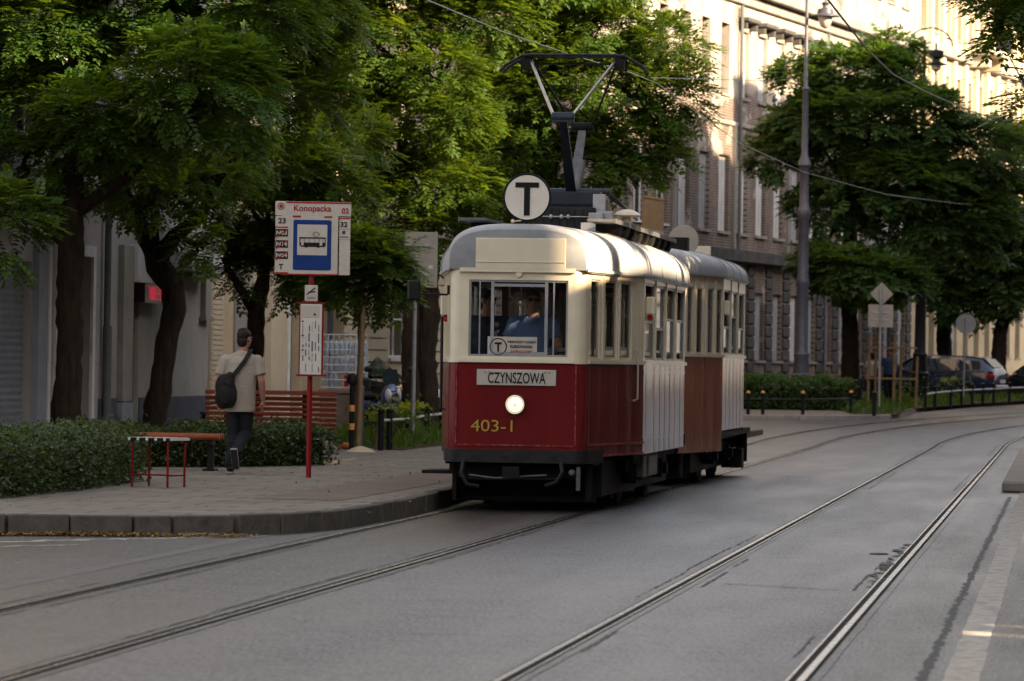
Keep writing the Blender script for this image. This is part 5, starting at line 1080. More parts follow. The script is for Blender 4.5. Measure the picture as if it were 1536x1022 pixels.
# benches
def bench_slatted(label, c, rz, L, g):
    r = thing('park_bench', label, 'bench', c, rz, g); mt = 'wood_red'
    s = MB()
    for k in range(5): s.obox((0, -.05 - .095 * k, .44), (Vector((1, 0, 0)), Vector((0, 1, 0)), Vector((0, 0, 1))), (L / 2, .038, .018))
    s.build('seat', mt, r, bevel=.008)
    s = MB()
    for k in range(6): z = .50 + k * .073; s.obox((0, .05 + .035 * k, z), (Vector((1, 0, 0)), Vector((0, .95, -.3)).normalized(), Vector((0, .3, .95)).normalized()), (L / 2, .018, .026))
    s.obox((0, .285, .95), (Vector((1, 0, 0)), Vector((0, 1, 0)), Vector((0, 0, 1))), (L / 2, .05, .03)); s.build('backrest', mt, r, bevel=.008)
    for x in (-L / 2 + .45, L / 2 - .3):
        s = MB(); s.box(x - .04, x + .04, -.42, .0, .0, .05); s.box(x - .04, x + .04, -.06, .02, 0, .44); s.box(x - .04, x + .04, -.46, -.0, .38, .42); s.beam((x, -.0, .42), (x, .27, .98), .07, .04, up=(0, 1, 0)); s.build('leg', 'black_paint', r, bevel=.006)
    s = MB(); s.box(L / 2 - .02, L / 2 + .08, -.35, .05, .62, .66); s.box(L / 2 + .0, L / 2 + .06, -.33, -.27, .42, .62); s.build('armrest', 'black_paint', r)
    return r
c = G(404, 690, ZP); bench_slatted('reddish slatted park bench with backrest, behind the walking man', (P(404, 690, 58.7).x, 58.9, ZP), math.radians(183), 1.86, None)
# its backrest faces us: the seat is on the far side
c = P(252, 700, 52.4); r = thing('backless_bench', 'orange-brown backless bench with round rails on black legs beside the hedge', 'bench', (c.x, 52.2, ZP), math.radians(-5))
s = MB()
for k, y in enumerate((-.19, -.02, .15)): s.tube([(-.70 - (.0 if k else .0), y, .43), (.70, y, .43)], .042, 12)
s.build('seat', 'wood_orange', r)
for x in (-.58, .56):
    s = MB(); s.box(x - .035, x + .035, -.16, .12, .33, .39); s.box(x - .04, x + .04, -.05, .03, .03, .34); s.box(x - .08, x + .08, -.16, .14, 0, .03); s.build('leg', 'black_paint', r, bevel=.005)
# little table
c = G(236, 731, ZP); r = thing('side_table', 'small table with black and white striped top and thin red legs on the pavement', 'table', (c.x, c.y + .1, ZP), math.radians(-28))
s = MB(); s.box(-.27, .27, -.21, .21, .505, .54); tt = s.build('table_top', 'ink', r, bevel=.006)
s = MB()
for k in range(5): s.box(-.265 + k * .115, -.235 + k * .115, -.214, .214, .51, .543)
s.box(.255, .274, -.2, .2, .512, .542); s.build('white_stripes', 'paper', tt)
for x in (-.23, .23):
    for y in (-.17, .17): s = MB(); s.tube([(x, y, 0), (x, y, .505)], .013, 8); s.build('leg', 'red_paint', r)
s = MB(); s.tube([(-.23, -.17, .13), (-.23, .17, .13)], .010, 6); s.tube([(.23, -.17, .13), (.23, .17, .13)], .010, 6); s.tube([(-.23, 0, .13), (.23, 0, .13)], .010, 6); s.build('stretcher', 'red_paint', r)
# sign seen from behind, left of the tram
c = G(619, 676, ZP); c = P(619, 676, 70.); r = thing('road_sign', 'blank grey back of a rectangular road sign on a tall galvanised pole', 'road sign', (c.x, 70, ZP), math.radians(4)); kk = 70 / FOC
s = MB(); s.tube([(0, 0, 0), (0, 0, 3.52)], .034, 12); s.build('pole', 'galv', r)
s = MB(); s.box(-.20, .37, -.02, -.008 + .02, 2.68, 3.62); pl_s = s.build('sign_plate', 'signback', r, bevel=.006)
s = MB(); s.box(-.15, .25, -.045, -.02, 3.38, 3.42); s.box(-.15, .25, -.045, -.02, 2.88, 2.92); s.build('clamp', 'galv', pl_s); s = MB(); s.box(.22, .29, -.024, -.02, 3.0, 3.06); s.build('sticker', 'paper', pl_s)
# bollards
c = G(527, 676, ZP); r = thing('bollard', 'thin black bollard with two orange reflective bands beside the staked young tree', 'bollard', c)
s = MB(); s.tube([(0, 0, 0), (0, 0, 1.05)], .042, 14); s.lathe([(.05, 1.04), (.085, 1.06), (.095, 1.12), (.07, 1.2), (.01, 1.22)], 14, (0, 0, 0)); s.build('post', 'black_paint', r)
for z in (.33, .62): s = MB(); s.lathe([(.0445, z), (.0445, z + .1)], 14, (0, 0, 0)); s.build('reflective_band', 'reflector', r)
c = G(540, 675, ZP); r = MB(); r.tube([(0, 0, 0), (.01, 0, 1.0)], .045, 12); r.lathe([(.045, 1.0), (.03, 1.03), (.005, 1.035)], 12, (.01, 0, 0)); tag(r.build('bollard', 'grey_metal', None, c), 'plain dark grey post beside the orange-banded bollard', 'bollard')
c = P(541, 640, 65.7); r = MB(); r.tube([(0, 0, 0), (.02, 0, 1.3), (.045, 0, 2.3)], .042, 10); r.lathe([(.05, 1.5), (.05, 1.56)], 10, (.025, 0, 0)); tag(r.build('tree_stake', 'wood_stake', None, (c.x - .03, 65.6, ZP)), 'tall wooden stake supporting the slim young tree', 'stake')
c = G(566, 674, ZP); r = MB(); r.tube([(0, 0, 0), (.045, 0, .55)], .05, 8); tag(r.build('short_stake', 'wood_stake', None, c), 'short slanted orange-brown wooden stake at the fence end', 'stake')
# low fences
def fence(label, pts, h, pr, cap=None, group=None, rail='galv', rz=None):
    r = thing('rail_fence', label, 'fence', pts[0], 0, group); o = Vector(pts[0]); p = [Vector(a) - o for a in pts]
    for a in p:
        s = MB(); s.tube([a, a + Vector((0, 0, h))], pr, 10); s.lathe([(pr * .8, h), (pr * 1.25, h + .03), (pr * 1.2, h + .07), (.005, h + .10)], 10, a); po = s.build('post', 'black_paint', r)
        if cap: s = MB(); s.ell(a + Vector((0, 0, h + .09)), (pr * 1.2, pr * 1.2, pr)); s.build('cap', cap, po)
    s = MB(); s.tube([a + Vector((0, 0, (rz or h * .82))) for a in p], pr * .55, 8); s.build('rail', rail, r); return r
fence('low black post fence with pale tubular rail round the weedy bed beside the tram', [G(571, 676, ZP), G(584, 675, ZP), P(612, 670, 71.3) * 1, G(640, 664, ZP), G(662, 660, ZP), G(690, 655, ZP)], .58, .05)
fence('black post and rail fence with yellowish knobs along the far hedge', [GR(1070, 622, .12), GR(1122, 622, .12), GR(1144, 622, .12), GR(1204, 622, .12), GR(1276, 620, .12)], .50, .05, 'reflector', None, 'wire_dark')
c = GR(1311, 624, .12); r = MB(); r.tube([(0, 0, 0), (0, 0, .6)], .055, 10); r.lathe([(.05, .6), (.07, .63), (.005, .7)], 10, (0, 0, 0)); tag(r.build('bollard', 'black_paint', None, c), 'single short black bollard at the corner of the far kerb', 'bollard')
fence('black post fence with grey rail in front of the parked blue estate', [GR(1388, 618, .12), GR(1402, 615, .12), GR(1426, 612, .12), GR(1442, 610, .12), GR(1458, 609, .12), GR(1474, 608, .12), GR(1490, 607, .12), GR(1514, 605, .12), GR(1540, 604, .12)], .62, .05)
# signs on the far corner
def post_at(x, ytop, Y, z0): return P(x, ytop, Y)
c = GR(1318.5, 620, .12); Y = c.y; zt = P(1318.5, 428, Y).z; r = thing('road_sign', 'diamond and square road signs seen from behind on one pole at the far corner', 'road sign', c); hh = zt - c.z
s = MB(); s.tube([(0, 0, 0), (0, 0, hh)], .032, 10); s.build('pole', 'galv', r); d = .33; zc_ = P(1320, 441, Y).z - c.z
s = MB(); s.ext([(.03 - d, .045, zc_), (.03, .045, zc_ - d), (.03 + d, .045, zc_), (.03, .045, zc_ + d)], (0, .012, 0)); s.build('diamond_plate', 'signback', r)
z1, z0_ = P(1320, 457, Y).z - c.z, P(1320, 491, Y).z - c.z; s = MB(); s.box(-.34, .36, .045, .057, z0_, z1); pq = s.build('square_plate', 'signback', r); s = MB(); s.box(-.22, .25, .03, .045, z1 - .25, z1 - .2); s.box(-.22, .25, .03, .045, z0_ + .2, z0_ + .25); s.build('clamp', 'galv', pq)
c = GR(1445, 606, .12); Y = c.y; r = thing('road_sign', 'round road sign seen from behind on a pole before the blue estate car', 'road sign', c); zt = P(1447, 486, Y).z - c.z
s = MB(); s.tube([(0, 0, 0), (.03, 0, zt + .2)], .03, 10); s.build('pole', 'galv', r); s = MB(); s.lathe([(.001, .03), (.33, .03), (.33, .042), (.001, .042)], 30, (.05, 0, zt), 'y'); s.build('round_plate', 'galv', r)
# lamp posts
def lamp_post(label, x, yb, Y, mt, top_px, kind):
    bp = P(x, yb, Y); bp.z = gz(Y) + .1; r = thing('street_lamp', label, 'street lamp', bp, 0, 'ornate street lamps on the far pavement'); k = Y / FOC
    H_ = P(x + 5, top_px, Y).z - bp.z; s = MB()
    pf = [(.36, 0), (.36, .12), (.30, .16), (.29, .9), (.33, 1.0), (.25, 1.06), (.22, 1.5), (.24, 1.62), (.19, 1.7), (.175, 3.6), (.20, 3.68), (.20, 3.82), (.165, 3.9), (.155, 5.6), (.21, 5.7), (.20, 5.9), (.14, 6.0), (.13, 7.1), (.20, 7.2), (.16, 7.35), (.10, 7.5), (.085, 9.4), (.12, 9.45), (.06, 9.55), (.045, H_)]
    s.lathe([q_ for q_ in pf if q_[1] <= H_], 18, (0, 0, 0)); s.build('pole', mt, r); return r, bp, H_
r, bp, H_ = lamp_post('grey ornate cast iron street lamp post rising beside the tram trailer', 1201.5, 600, 122, 'lamp_post', -40, 0)
k = 122 / FOC; zl = P(1238, 22, 122).z - bp.z; xl = P(1238, 22, 122).x - bp.x
s = MB(); s.tube([(0, 0, H_ - .5), (xl * .3, 0, H_ + .1), (xl * .75, 0, H_ + .2), (xl + .12, 0, H_ - .2), (xl + .05, 0, zl + .62), (xl, 0, zl + .4)], .03, 8)
sc = [(xl * .55 + .3 * (1 - t / 14) * math.cos(t * .9), 0, zl + .75 + .3 * (1 - t / 14) * math.sin(t * .9)) for t in range(12)]; s.tube(sc, .022, 6); s.tube([(xl, 0, zl + .45), (xl, 0, zl + .1)], .03, 8); s.build('arm', 'lamp_post', r)
s = MB(); s.lathe([(.05, .38), (.13, .34), (.08, .26), (.09, .2), (.22, .16), (.25, .02), (.42, -.03), (.43, -.06), (.2, -.06)], 22, (xl, 0, zl)); lh = s.build('lamp_hood', 'lamp_post', r)
s = MB(); s.lathe([(.21, -.06), (.20, -.2), (.13, -.36), (.02, -.42)], 18, (xl, 0, zl)); s.build('lamp_globe', 'opal', lh)
r, bp, H_ = lamp_post('black ornate street lamp post standing beside the blue estate car', 1379, 600, 135, 'lamp_dark', 60, 0)
xl, zl = P(1404, 95, 135).x - bp.x, P(1404, 95, 135).z - bp.z
s = MB(); s.tube([(0, 0, H_ - .6)] + [(xl * .5 - .72 * math.cos(a), 0, H_ - .2 + .6 * math.sin(a)) for a in [PI * i / 10 for i in range(11)]], .025, 7); s.tube([(xl, 0, H_ - .1), (xl, 0, zl + .3)], .03, 7); s.build('arm', 'lamp_dark', r)
s = MB(); s.lathe([(.05, .45), (.25, .4), (.24, .2), (.12, .12), (.14, .05), (.36, -.03), (.36, -.06), (.15, -.07)], 20, (xl, 0, zl)); lh = s.build('lamp_hood', 'lamp_dark', r); s = MB(); s.lathe([(.16, -.07), (.15, -.2), (.02, -.3)], 16, (xl, 0, zl)); s.build('lamp_globe', 'opal', lh)
# stakes round the sapling
bx, by = P(1340, 595, 126).x, 126.
r = thing('tree_guard', 'timber guard of four stakes and crossbars round a sapling near the kerb', 'tree guard', (bx, by, gz(126) + .1)); Zb = gz(126) + .1
for px_, yt, dy in ((1300, 500, -.5), (1314, 500, .4), (1338, 500, -.5), (1352, 494, .4), (1374, 535, 0)):
    x = P(px_, 590, 126).x - bx; s = MB(); s.tube([(x, dy, 0), (x + .02, dy, P(px_, yt, 126).z - Zb)], .045, 8); s.build('stake', 'wood_stake', r)
for y_ in (522, 568):
    z = P(1340, y_, 126).z - Zb
    for dy in (-.5, .4): s = MB(); s.beam((P(1298, 590, 126).x - bx, dy - .05, z), (P(1372, 590, 126).x - bx, dy - .05, z), .09, .05); s.build('crossbar', 'wood_stake', r)
# stone blocks by the far building entrance
c = P(1243, 602, 128); s = MB(); s.box(-.38, .38, -.3, .3, 0, .75); s.box(-.15, .35, -.2, .2, .75, 1.0); tag(s.build('stone_block', 'stone_plinth', None, (c.x, 128, gz(128) + .1), bevel=.04), 'weathered stone block standing behind the far hedge', 'stone block')
# wire cage of bottles on a concrete block
c = P(515, 655, 77); r = MB(); r.box(-.42, .42, -.3, .3, 0, .88); r.box(-.45, .45, -.33, .33, .80, .90); tag(r.build('concrete_block', 'concrete_brown', None, (c.x - .02, 77, ZP), bevel=.02), 'brown concrete block standing right of the slatted bench', 'block')
r = thing('wire_cage', 'wire mesh cage packed with clear bottle packs on the brown concrete block', 'cage', (c.x - .0, 77, ZP + .905)); s = MB()
for x in [-.42 + .105 * i for i in range(9)]:
    for y in (-.26, .26): s.tube([(x, y, 0), (x, y, 1.0)], .009, 5)
for z in [.02 + .14 * i for i in range(8)]: s.tube([(-.42, -.26, z), (.42, -.26, z), (.42, .26, z), (-.42, .26, z), (-.42, -.26, z)], .009, 5)
s.build('mesh_frame', 'wire_mesh', r)
for i in range(3):
    for j in range(3):
        if (i, j) == (1, 0): continue
        s = MB()
        for a_ in range(3): s.lathe([(.04, 0), (.042, .18), (.03, .23), (.012, .26), (.012, .28)], 10, (-.33 + i * .27 + a_ * .085 - .0, random.uniform(-.12, .05), .03 + j * .30))
        s.build('bottle_pack', 'bottle', r)
s = MB(); s.box(.0, .3, -.22, .1, .03, .25); s.build('red_carton', 'signred', r)
# debris
c = G(508, 695, ZP); s = MB(); s.box(-.2, .2, -.14, .14, 0, .03); s.obox((.12, .05, .045), (Vector((1, .2, .1)).normalized(), Vector((-.2, 1, 0)).normalized(), Vector((0, 0, 1))), (.1, .08, .01)); tag(s.build('cardboard_sheet', 'cardboard', None, c), 'flat piece of pale cardboard lying on the pavement by the stop pole', 'cardboard')
c = G(541, 678, ZP); s = MB(); s.lathe([(.24, 0), (.17, .04), (.08, .075), (.01, .09)], 14, (0, 0, 0)); tag(s.build('sand_heap', 'sand', None, c), 'little heap of pale sand at the foot of the grey post', 'sand heap')
c = G(518, 674, ZP); s = MB(); s.ell((0, 0, .05), (.09, .07, .06), 10, 6); tag(s.build('orange_wrapper', 'orange_plastic', None, c), 'crumpled orange wrapper on the ground left of the banded bollard', 'wrapper')
c = G(430, 800); s = MB(); s.ell((0, 0, .02), (.03, .025, .025), 8, 6); tag(s.build('crumpled_paper', 'paper', None, G(197, 802)), 'small white scrap of crumpled paper at the kerb foot', 'litter')
# overhead wires
def wire(label, pts, r, mt, cat='overhead wire', group='overhead tram wires'):
    s = MB(); v = [Vector(p) for p in pts]; o = v[0]; pp = []
    for i in range(len(v) - 1):
        for j in range(8): t = j / 8; p = v[i].lerp(v[i + 1], t); pp.append(p - o)
    pp.append(v[-1] - o); s.tube(pp, r, 6); tag(s.build('overhead_wire', mt, None, o), label, cat, group)
wire('pale contact wire running over the tram and across the bow of its pantograph', [P(560, -38, 35), P(640, 0, 38.5), P(752, 47, 43.5), P(852, 81, 48.7), P(945, 109, 55), P(985, 125, 60), P(1040, 165, 66), P(1110, 215, 76), P(1205, 258, 92), P(1330, 292, 108), P(1440, 306, 122), P(1500, 309, 135), P(1620, 312, 155)], .0065, 'wire_copper')
wire('black contact wire sagging down from the top edge above the empty track', [P(1215, -30, 33), P(1242, 0, 35.5), P(1300, 74, 43), P(1340, 112, 50), P(1385, 136, 58), P(1450, 165, 72), P(1536, 190, 90)], .010, 'wire_dark')
wire('thin span wire stretched level from above the bow to the brick facade', [P(975, 117, 56), P(1140, 121, 100), P(1175, 122, 130)], .007, 'wire_dark')
wire('thin span wire sloping across the upper right corner to the pale facade', [P(1430, 122, 135), P(1490, 112, 150), P(1540, 108, 160)], .012, 'wire_dark')
# ------------------------------------------------------------------ buildings
def building(name, label, p0, p1, h, depth, wm, wins, base_z=0., bands=(), roof='stone_dark', th=.32, group=None, extra=None):
    p0, p1 = Vector((p0[0], p0[1], base_z)), Vector((p1[0], p1[1], base_z)); d = p1 - p0; W = d.length; rot = math.atan2(d.y, d.x)
    r = thing(name, label, 'building', p0, rot, group); X, Z, N = Vector((1, 0, 0)), Vector((0, 0, 1)), Vector((0, -1, 0)); low = -.8
    b = MB(); b.pierced((0, 0, low), X, Z, N, W, h - low, [(w[0], w[1], w[2] - low, w[3] - low) for w in wins], th)
    b.quad((0, .002, low), (0, depth, low), (0, depth, h), (0, .002, h)); b.quad((W, .002, low), (W, depth, low), (W, depth, h), (W, .002, h)); b.quad((0, depth, low), (W, depth, low), (W, depth, h), (0, depth, h))
    b.quad((0, th, low), (0, th, h), (.01, th, h), (.01, th, low)); b.build('wall', wm, r, recalc=False)
    b = MB(); b.box(-.05, W + .05, -.35, depth, h, h + .3); b.build('roof', roof, r)
    b = MB(); b.box(.1, W - .1, th + .6, th + .65, low, h - .1); b.build('dark_interior', 'interior_dark', r)
    for z0, z1, pr, mt in bands:
        b = MB(); b.box(-.02, W + .02, -pr, -.003, z0, z1); b.build('string_course', mt, r, bevel=min(.03, pr * .3))
    for w in wins:
        u0, u1, z0, z1, kd = w[:5]; f = MB()
        if kd in ('glass', 'white'):
            t = .06; y = .14
            for a in ((u0, u0 + t, z0, z1), (u1 - t, u1, z0, z1), (u0 + t, u1 - t, z0, z0 + t), (u0 + t, u1 - t, z1 - t, z1)): f.box(a[0], a[1], y, y + .06, a[2], a[3])
            c = (u0 + u1) / 2; zt = z0 + (z1 - z0) * .68; f.box(c - .025, c + .025, y + .002, y + .05, z0 + t, z1 - t); f.box(u0 + t, u1 - t, y + .004, y + .045, zt - .025, zt + .025)
            f.box(u0 - .06, u1 + .06, -.07, .1, z0 - .07, z0 - .002)
            o = f.build('window', 'frame_white', r); g = MB(); g.quad((u0 + .03, y + .03, z0 + .03), (u1 - .03, y + .03, z0 + .03), (u1 - .03, y + .03, z1 - .03), (u0 + .03, y + .03, z1 - .03)); g.build('pane', 'window_dark', o)
        elif kd in ('board', 'dim'):
            f.box(u0 + .01, u1 - .01, .13, .17, z0 + .01, z1 - .01); o = f.build('boarded_window', 'board_pale' if kd == 'board' else 'board_dim', r); s = MB(); s.box(u0 - .08, u1 + .08, -.09, .1, z0 - .09, z0 - .002)
            for k in range(1, 3): x = u0 + (u1 - u0) * k / 3; s.box(x - .006, x + .006, .124, .129, z0 + .03, z1 - .03)
            s.build('sill', 'cornice', o)
            if len(w) > 5: s = MB(); s.box(u0 - .22, u1 + .22, -.36, -.003, z1 + .28, z1 + .42); s.box(u0 - .16, u0 + .02, -.26, -.003, z1 + .05, z1 + .28); s.box(u1 - .02, u1 + .16, -.26, -.003, z1 + .05, z1 + .28); s.build('hood', 'stone_dark', o, bevel=.02)
        elif kd == 'dark':
            f.quad((u0, .27, z0), (u1, .27, z0), (u1, .27, z1), (u0, .27, z1)); o = f.build('window', 'window_dark', r); s = MB(); s.box(u0 - .05, u1 + .05, -.06, .1, z0 - .08, z0 - .002); s.build('sill', 'cornice', o)
        elif kd == 'shutter':
            f.box(u0 + .01, u1 - .01, .08, .12, z0, z1 - .01)
            for k in range(int((z1 - z0) / .08)): f.box(u0 + .02, u1 - .02, .066, .08, z0 + .02 + k * .08, z0 + .075 + k * .08)
            f.build('roller_shutter', 'shutter', r)
        elif kd == 'grille':
            f.box(u0 + .01, u1 - .01, .14, .16, z0, z1 - .01); o = f.build('shop_window', 'pillar_blue', r); s = MB(); n = int((u1 - u0) / .12); m_ = int((z1 - z0) / .10)
            for i in range(n):
                for j in range(m_):
                    x, z = u0 + .06 + .12 * (i + .5 * (j % 2)), z0 + .05 + .10 * j
                    if x < u1 - .06: s.tube([(x - .055, .10, z), (x, .10, z + .05), (x + .055, .10, z)], .007, 4, False)
            s.build('grille', 'galv', o)
        elif kd == 'door': f.box(u0 + .01, u1 - .01, .18, .23, z0, z1 - .01); f.box(u0 + .12, u1 - .12, .165, .18, z0 + .2, z0 + 1.0); f.box(u0 + .12, u1 - .12, .165, .18, z0 + 1.15, z1 - .2); f.build('door', w[5] if len(w) > 5 else 'render_mauve', r)
    return r, X, Z
up_w = lambda W, off, pitch, zs, kd='glass', wd=1.1, hh=1.9: [(off + pitch * i, off + pitch * i + wd, z, z + hh, kd) for z in zs for i in range(int((W - off - wd) / pitch) + 1)]
L1 = lambda Y: (-7.18 + .122 * (Y - 58), Y); L2 = lambda Y: (-5.23 + .178 * (Y - 74), Y); L3 = lambda Y: (5.33 + .336 * (Y - 130), Y)
u1_ = lambda px, y0: (88387 / (1524 - px) - y0) * 1.0074; u2_ = lambda px, y0: (114080 / (1872 - px) - y0) * 1.0157; u3_ = lambda px, y0: (237770 / (2851 - px) - y0) * 1.0549
# grey mauve house at the left edge
a = 50; U = lambda px: u1_(px, a)
r, X, Z = building('tenement_house', 'mauve grey stone house with mesh shop grille and white door surround', L1(a), L1(64.2), 15, 9, 'render_mauve',
    [(U(-40), U(46), .25, 2.78, 'grille'), (U(84), U(134), .2, 2.95, 'door')] + up_w(14.2, 1., 2.6, (4.6, 8., 11.4)), ZP, [(3.75, 4.0, .12, 'cornice')])
b = MB(); x0, x1 = U(79), U(138); b.box(x0 - .0, U(84), -.05, -.003, 0, 3.12); b.box(U(134), x1, -.05, -.003, 0, 3.12); b.box(U(84), U(134), -.05, -.003, 2.95, 3.12); b.build('door_surround', 'frame_white', r)
b = MB(); b.box(U(47), U(61), -.10, -.003, 0, 3.3); b.build('pilaster', 'pillar_blue', r); b = MB(); b.box(U(61.5), U(64.5), -.12, -.003, 0, 3.6); b.build('white_strip', 'frame_white', r)
b = MB(); b.box(U(65), U(79) - .01, -.03, -.003, 0, .75); b.build('plinth', 'ink', r)
b = MB()
for z in (1.3, 2.5, 3.5): b.box(U(65), U(79) - .01, -.012, -.003, z, z + .03); b.box(U(139), U(146), -.012, -.003, z, z + .03)
b.build('stone_joint', 'stone_plinth', r)
# grey rendered house
a = 64.2; U = lambda px: u1_(px, a)
r, X, Z = building('tenement_house', 'grey rendered house with blue plinth, roller shutter door and red LED shop sign', L1(64.21), L1(73.95), 16, 9, 'render_grey',
    [(U(191), U(207), -.1, 2.35, 'shutter')] + up_w(9.8, .9, 2.4, (4.7, 8.1, 11.5)), ZP)
b = MB(); b.box(.01, U(174), -.035, -.003, -.3, .77); b.box(U(208), 9.75, -.035, -.003, -.3, .77); b.build('plinth', 'plinth_blue', r)
b = MB(); b.box(U(175), U(190), -.10, -.003, .72, 3.2); b.build('pilaster', 'frame_white', r).data.materials[0] = MATS['stone_plinth']; b = MB(); b.box(U(173), U(190), -.12, -.003, -.3, .70); b.build('pilaster_base', 'pillar_blue', r)
b = MB(); b.tube([(U(151), -.09, -.1), (U(151), -.09, 12)], .055, 10); b.tube([(U(151), -.1, 0), (U(151), -.1, 1.9)], .075, 10); b.build('drainpipe', 'pipe_grey', r)
b = MB(); b.box(U(190.5), U(228), -.16, -.01, 2.63, 3.25); b.build('shop_sign', 'shopwhite', r)
b = MB(); b.box(U(192), U(228), -.26, -.01, 2.30, 2.615); lb = b.build('led_sign', 'led_board', r); b = MB(); rr = random.Random(5)
for k in range(11):
    x = U(196) + k * .135; 
    for s in ((0, .09, .20, .022), (0, .022, 0, .2), (.07, .022, 0, .2), (0, .09, .0, .022), (0, .09, .1, .022)):
        if rr.random() < .72: b.box(x + s[0], x + s[0] + (s[1]), -.268, -.262, 2.36 + s[2], 2.36 + s[2] + s[3])
b.build('led_text', 'led_red', lb)
b = MB(); b.box(U(249), U(297), -.42, -.02, 2.88, 3.22); ac = b.build('air_conditioner', 'ac_white', r, bevel=.02); b = MB()
for k in range(5): b.box(U(253) + .02, U(281), -.426, -.421, 2.92 + k * .055, 2.945 + k * .055)
b.build('fan_grille', 'ink', ac); b = MB(); b.box(U(252), U(295), -.40, -.02, 2.80, 2.85); b.build('bracket', 'grey_metal', ac)
b = MB(); b.box(U(299), U(307), -.10, -.003, 2.15, 3.6); b.box(U(297), U(309), -.13, -.003, 2.08, 2.15); b.build('pipe_cover', 'stone_plinth', r)
b = MB(); b.box(U(312), U(330), -.05, -.003, .0, 3.1)
for k in range(34): b.box(U(313), U(329), -.065, -.05, .05 + k * .09, .11 + k * .09)
b.build('roller_shutter', 'stone_cream', r)
# tan house
a = 74; U = lambda px: u2_(px, a)
r, X, Z = building('tenement_house', 'tan house with pale cream pilaster and pale downpipe, behind the walking man', L2(74), L2(83.95), 16, 9, 'stone_tan',
    [(U(434), U(452), -.1, 2.7, 'door', 'concrete_brown'), (U(491), U(513), -.1, 2.9, 'door', 'plinth_blue')] + up_w(10, .9, 2.3, (4.9, 8.3, 11.7)), ZP, [(3.9, 4.1, .15, 'cornice')])
b = MB(); b.box(U(398), U(422), -.12, -.003, 0, 3.9); b.build('pilaster', 'stone_cream', r); b = MB(); b.tube([(U(426), -.08, 0), (U(426), -.08, 13)], .06, 10); b.build('drainpipe', 'ac_white', r)
b = MB(); b.box(U(350), U(376), -.04, -.003, .6, 3.1); b.build('blind_panel', 'stone_plinth', r)
# rusticated cream house
a = 84; U = lambda px: u2_(px, a)
r, X, Z = building('tenement_house', 'cream house with grooved rusticated ground floor and one dark-framed window', L2(84), L2(100), 17, 9, 'stone_cream',
    [(U(584), U(614), 1.5, 2.75, 'white')] + up_w(16, 1., 2.5, (5.2, 8.8, 12.4)), ZP, [(4.2, 4.5, .18, 'cornice')])
b = MB()
for k in range(13): z = .92 + k * .252; [b.box(x0, x1, -.045, -.003, z, z + .215) for x0, x1 in ((.02, U(580)), (U(618), 16.2)) ]
b.box(.02, 16.2, -.05, -.003, 4.19 - .0, 4.195); b.build('rustication', 'stone_cream', r, bevel=.018)
b = MB(); b.box(.0, 16.25, -.07, -.003, -.4, .9); b.build('plinth', 'stone_plinth', r); b = MB(); b.box(U(581), U(617), -.06, -.003, 2.78, 2.98); b.build('lintel', 'frame_white', r)
# linking house behind the trees
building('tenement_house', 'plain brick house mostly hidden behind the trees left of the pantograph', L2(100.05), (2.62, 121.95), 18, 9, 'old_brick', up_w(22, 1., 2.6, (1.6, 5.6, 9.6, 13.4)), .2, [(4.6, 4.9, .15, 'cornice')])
# brick house with the sunlit upper storeys
a = 122; bz = .3; cols = [3.6, 6.0] + [8.44 + 2.31 * k for k in range(14)]; wins = []
for i, c in enumerate(cols):
    hw = .6
    if c > 39.2: continue
    wins.append((c - hw, c + hw, 5.72, 8.2, 'white' if i < 2 else ('board' if i % 5 != 3 else 'dim')))
    wins.append((c - .5, c + .5, 10.2, 12.5, 'dark') if i < 5 else (c - .55, c + .55, 10.2, 12.4, 'board' if i % 3 else 'dim', 1))
    wins.append((c - .55, c + .55, 15.2, 17.6, 'dim' if i % 2 else 'dark'))
    wins.append((c - .6, c + .6, 1.55, 3.8, 'dim' if i % 4 else 'board'))
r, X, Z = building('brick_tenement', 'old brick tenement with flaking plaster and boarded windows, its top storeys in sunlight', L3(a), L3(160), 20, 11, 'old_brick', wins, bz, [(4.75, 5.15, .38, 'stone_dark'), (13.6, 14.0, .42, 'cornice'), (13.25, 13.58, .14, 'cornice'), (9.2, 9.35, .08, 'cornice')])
b = MB(); rr = random.Random(2); edges = sorted([(c - .72, c + .72) for c in cols if c < 39.2]); 
for k in range(11):
    z = .35 + k * .4
    xs = [0] + [q_ for e in edges for q_ in e] + [40.0]
    for i in range(0, len(xs), 2):
        if xs[i + 1] - xs[i] > .1: b.box(xs[i], xs[i + 1], -.07, -.003, z, z + .35)
b.build('rustication', 'stone_dark', r, bevel=.03)
for u, zt in ((2.0, 13.2), (14.6, 13.2), (26.2, 13.2)): b = MB(); b.tube([(u, -.12, .2), (u, -.12, zt)], .06, 8); b.build('drainpipe', 'pipe_grey', r)
b = MB()
for c in cols[2::3]: b.box(c - 1.16 - .1, c - 1.16 + .1, -.1, -.003, 5.2, 9.2)
b.build('pilaster', 'stone_plinth', r)
b = MB(); b.box(.4, 2.6, -1.1, -.02, 5.2, 5.35); bl = b.build('balcony', 'stone_plinth', r); b = MB()
for k in range(16): b.box(.45 + k * .14, .53 + k * .14, -1.08, -1.05, 5.35, 6.3)
b.box(.42, 2.6, -1.1, -1.04, 6.28, 6.34); b.build('balustrade', 'wood_stake', bl)
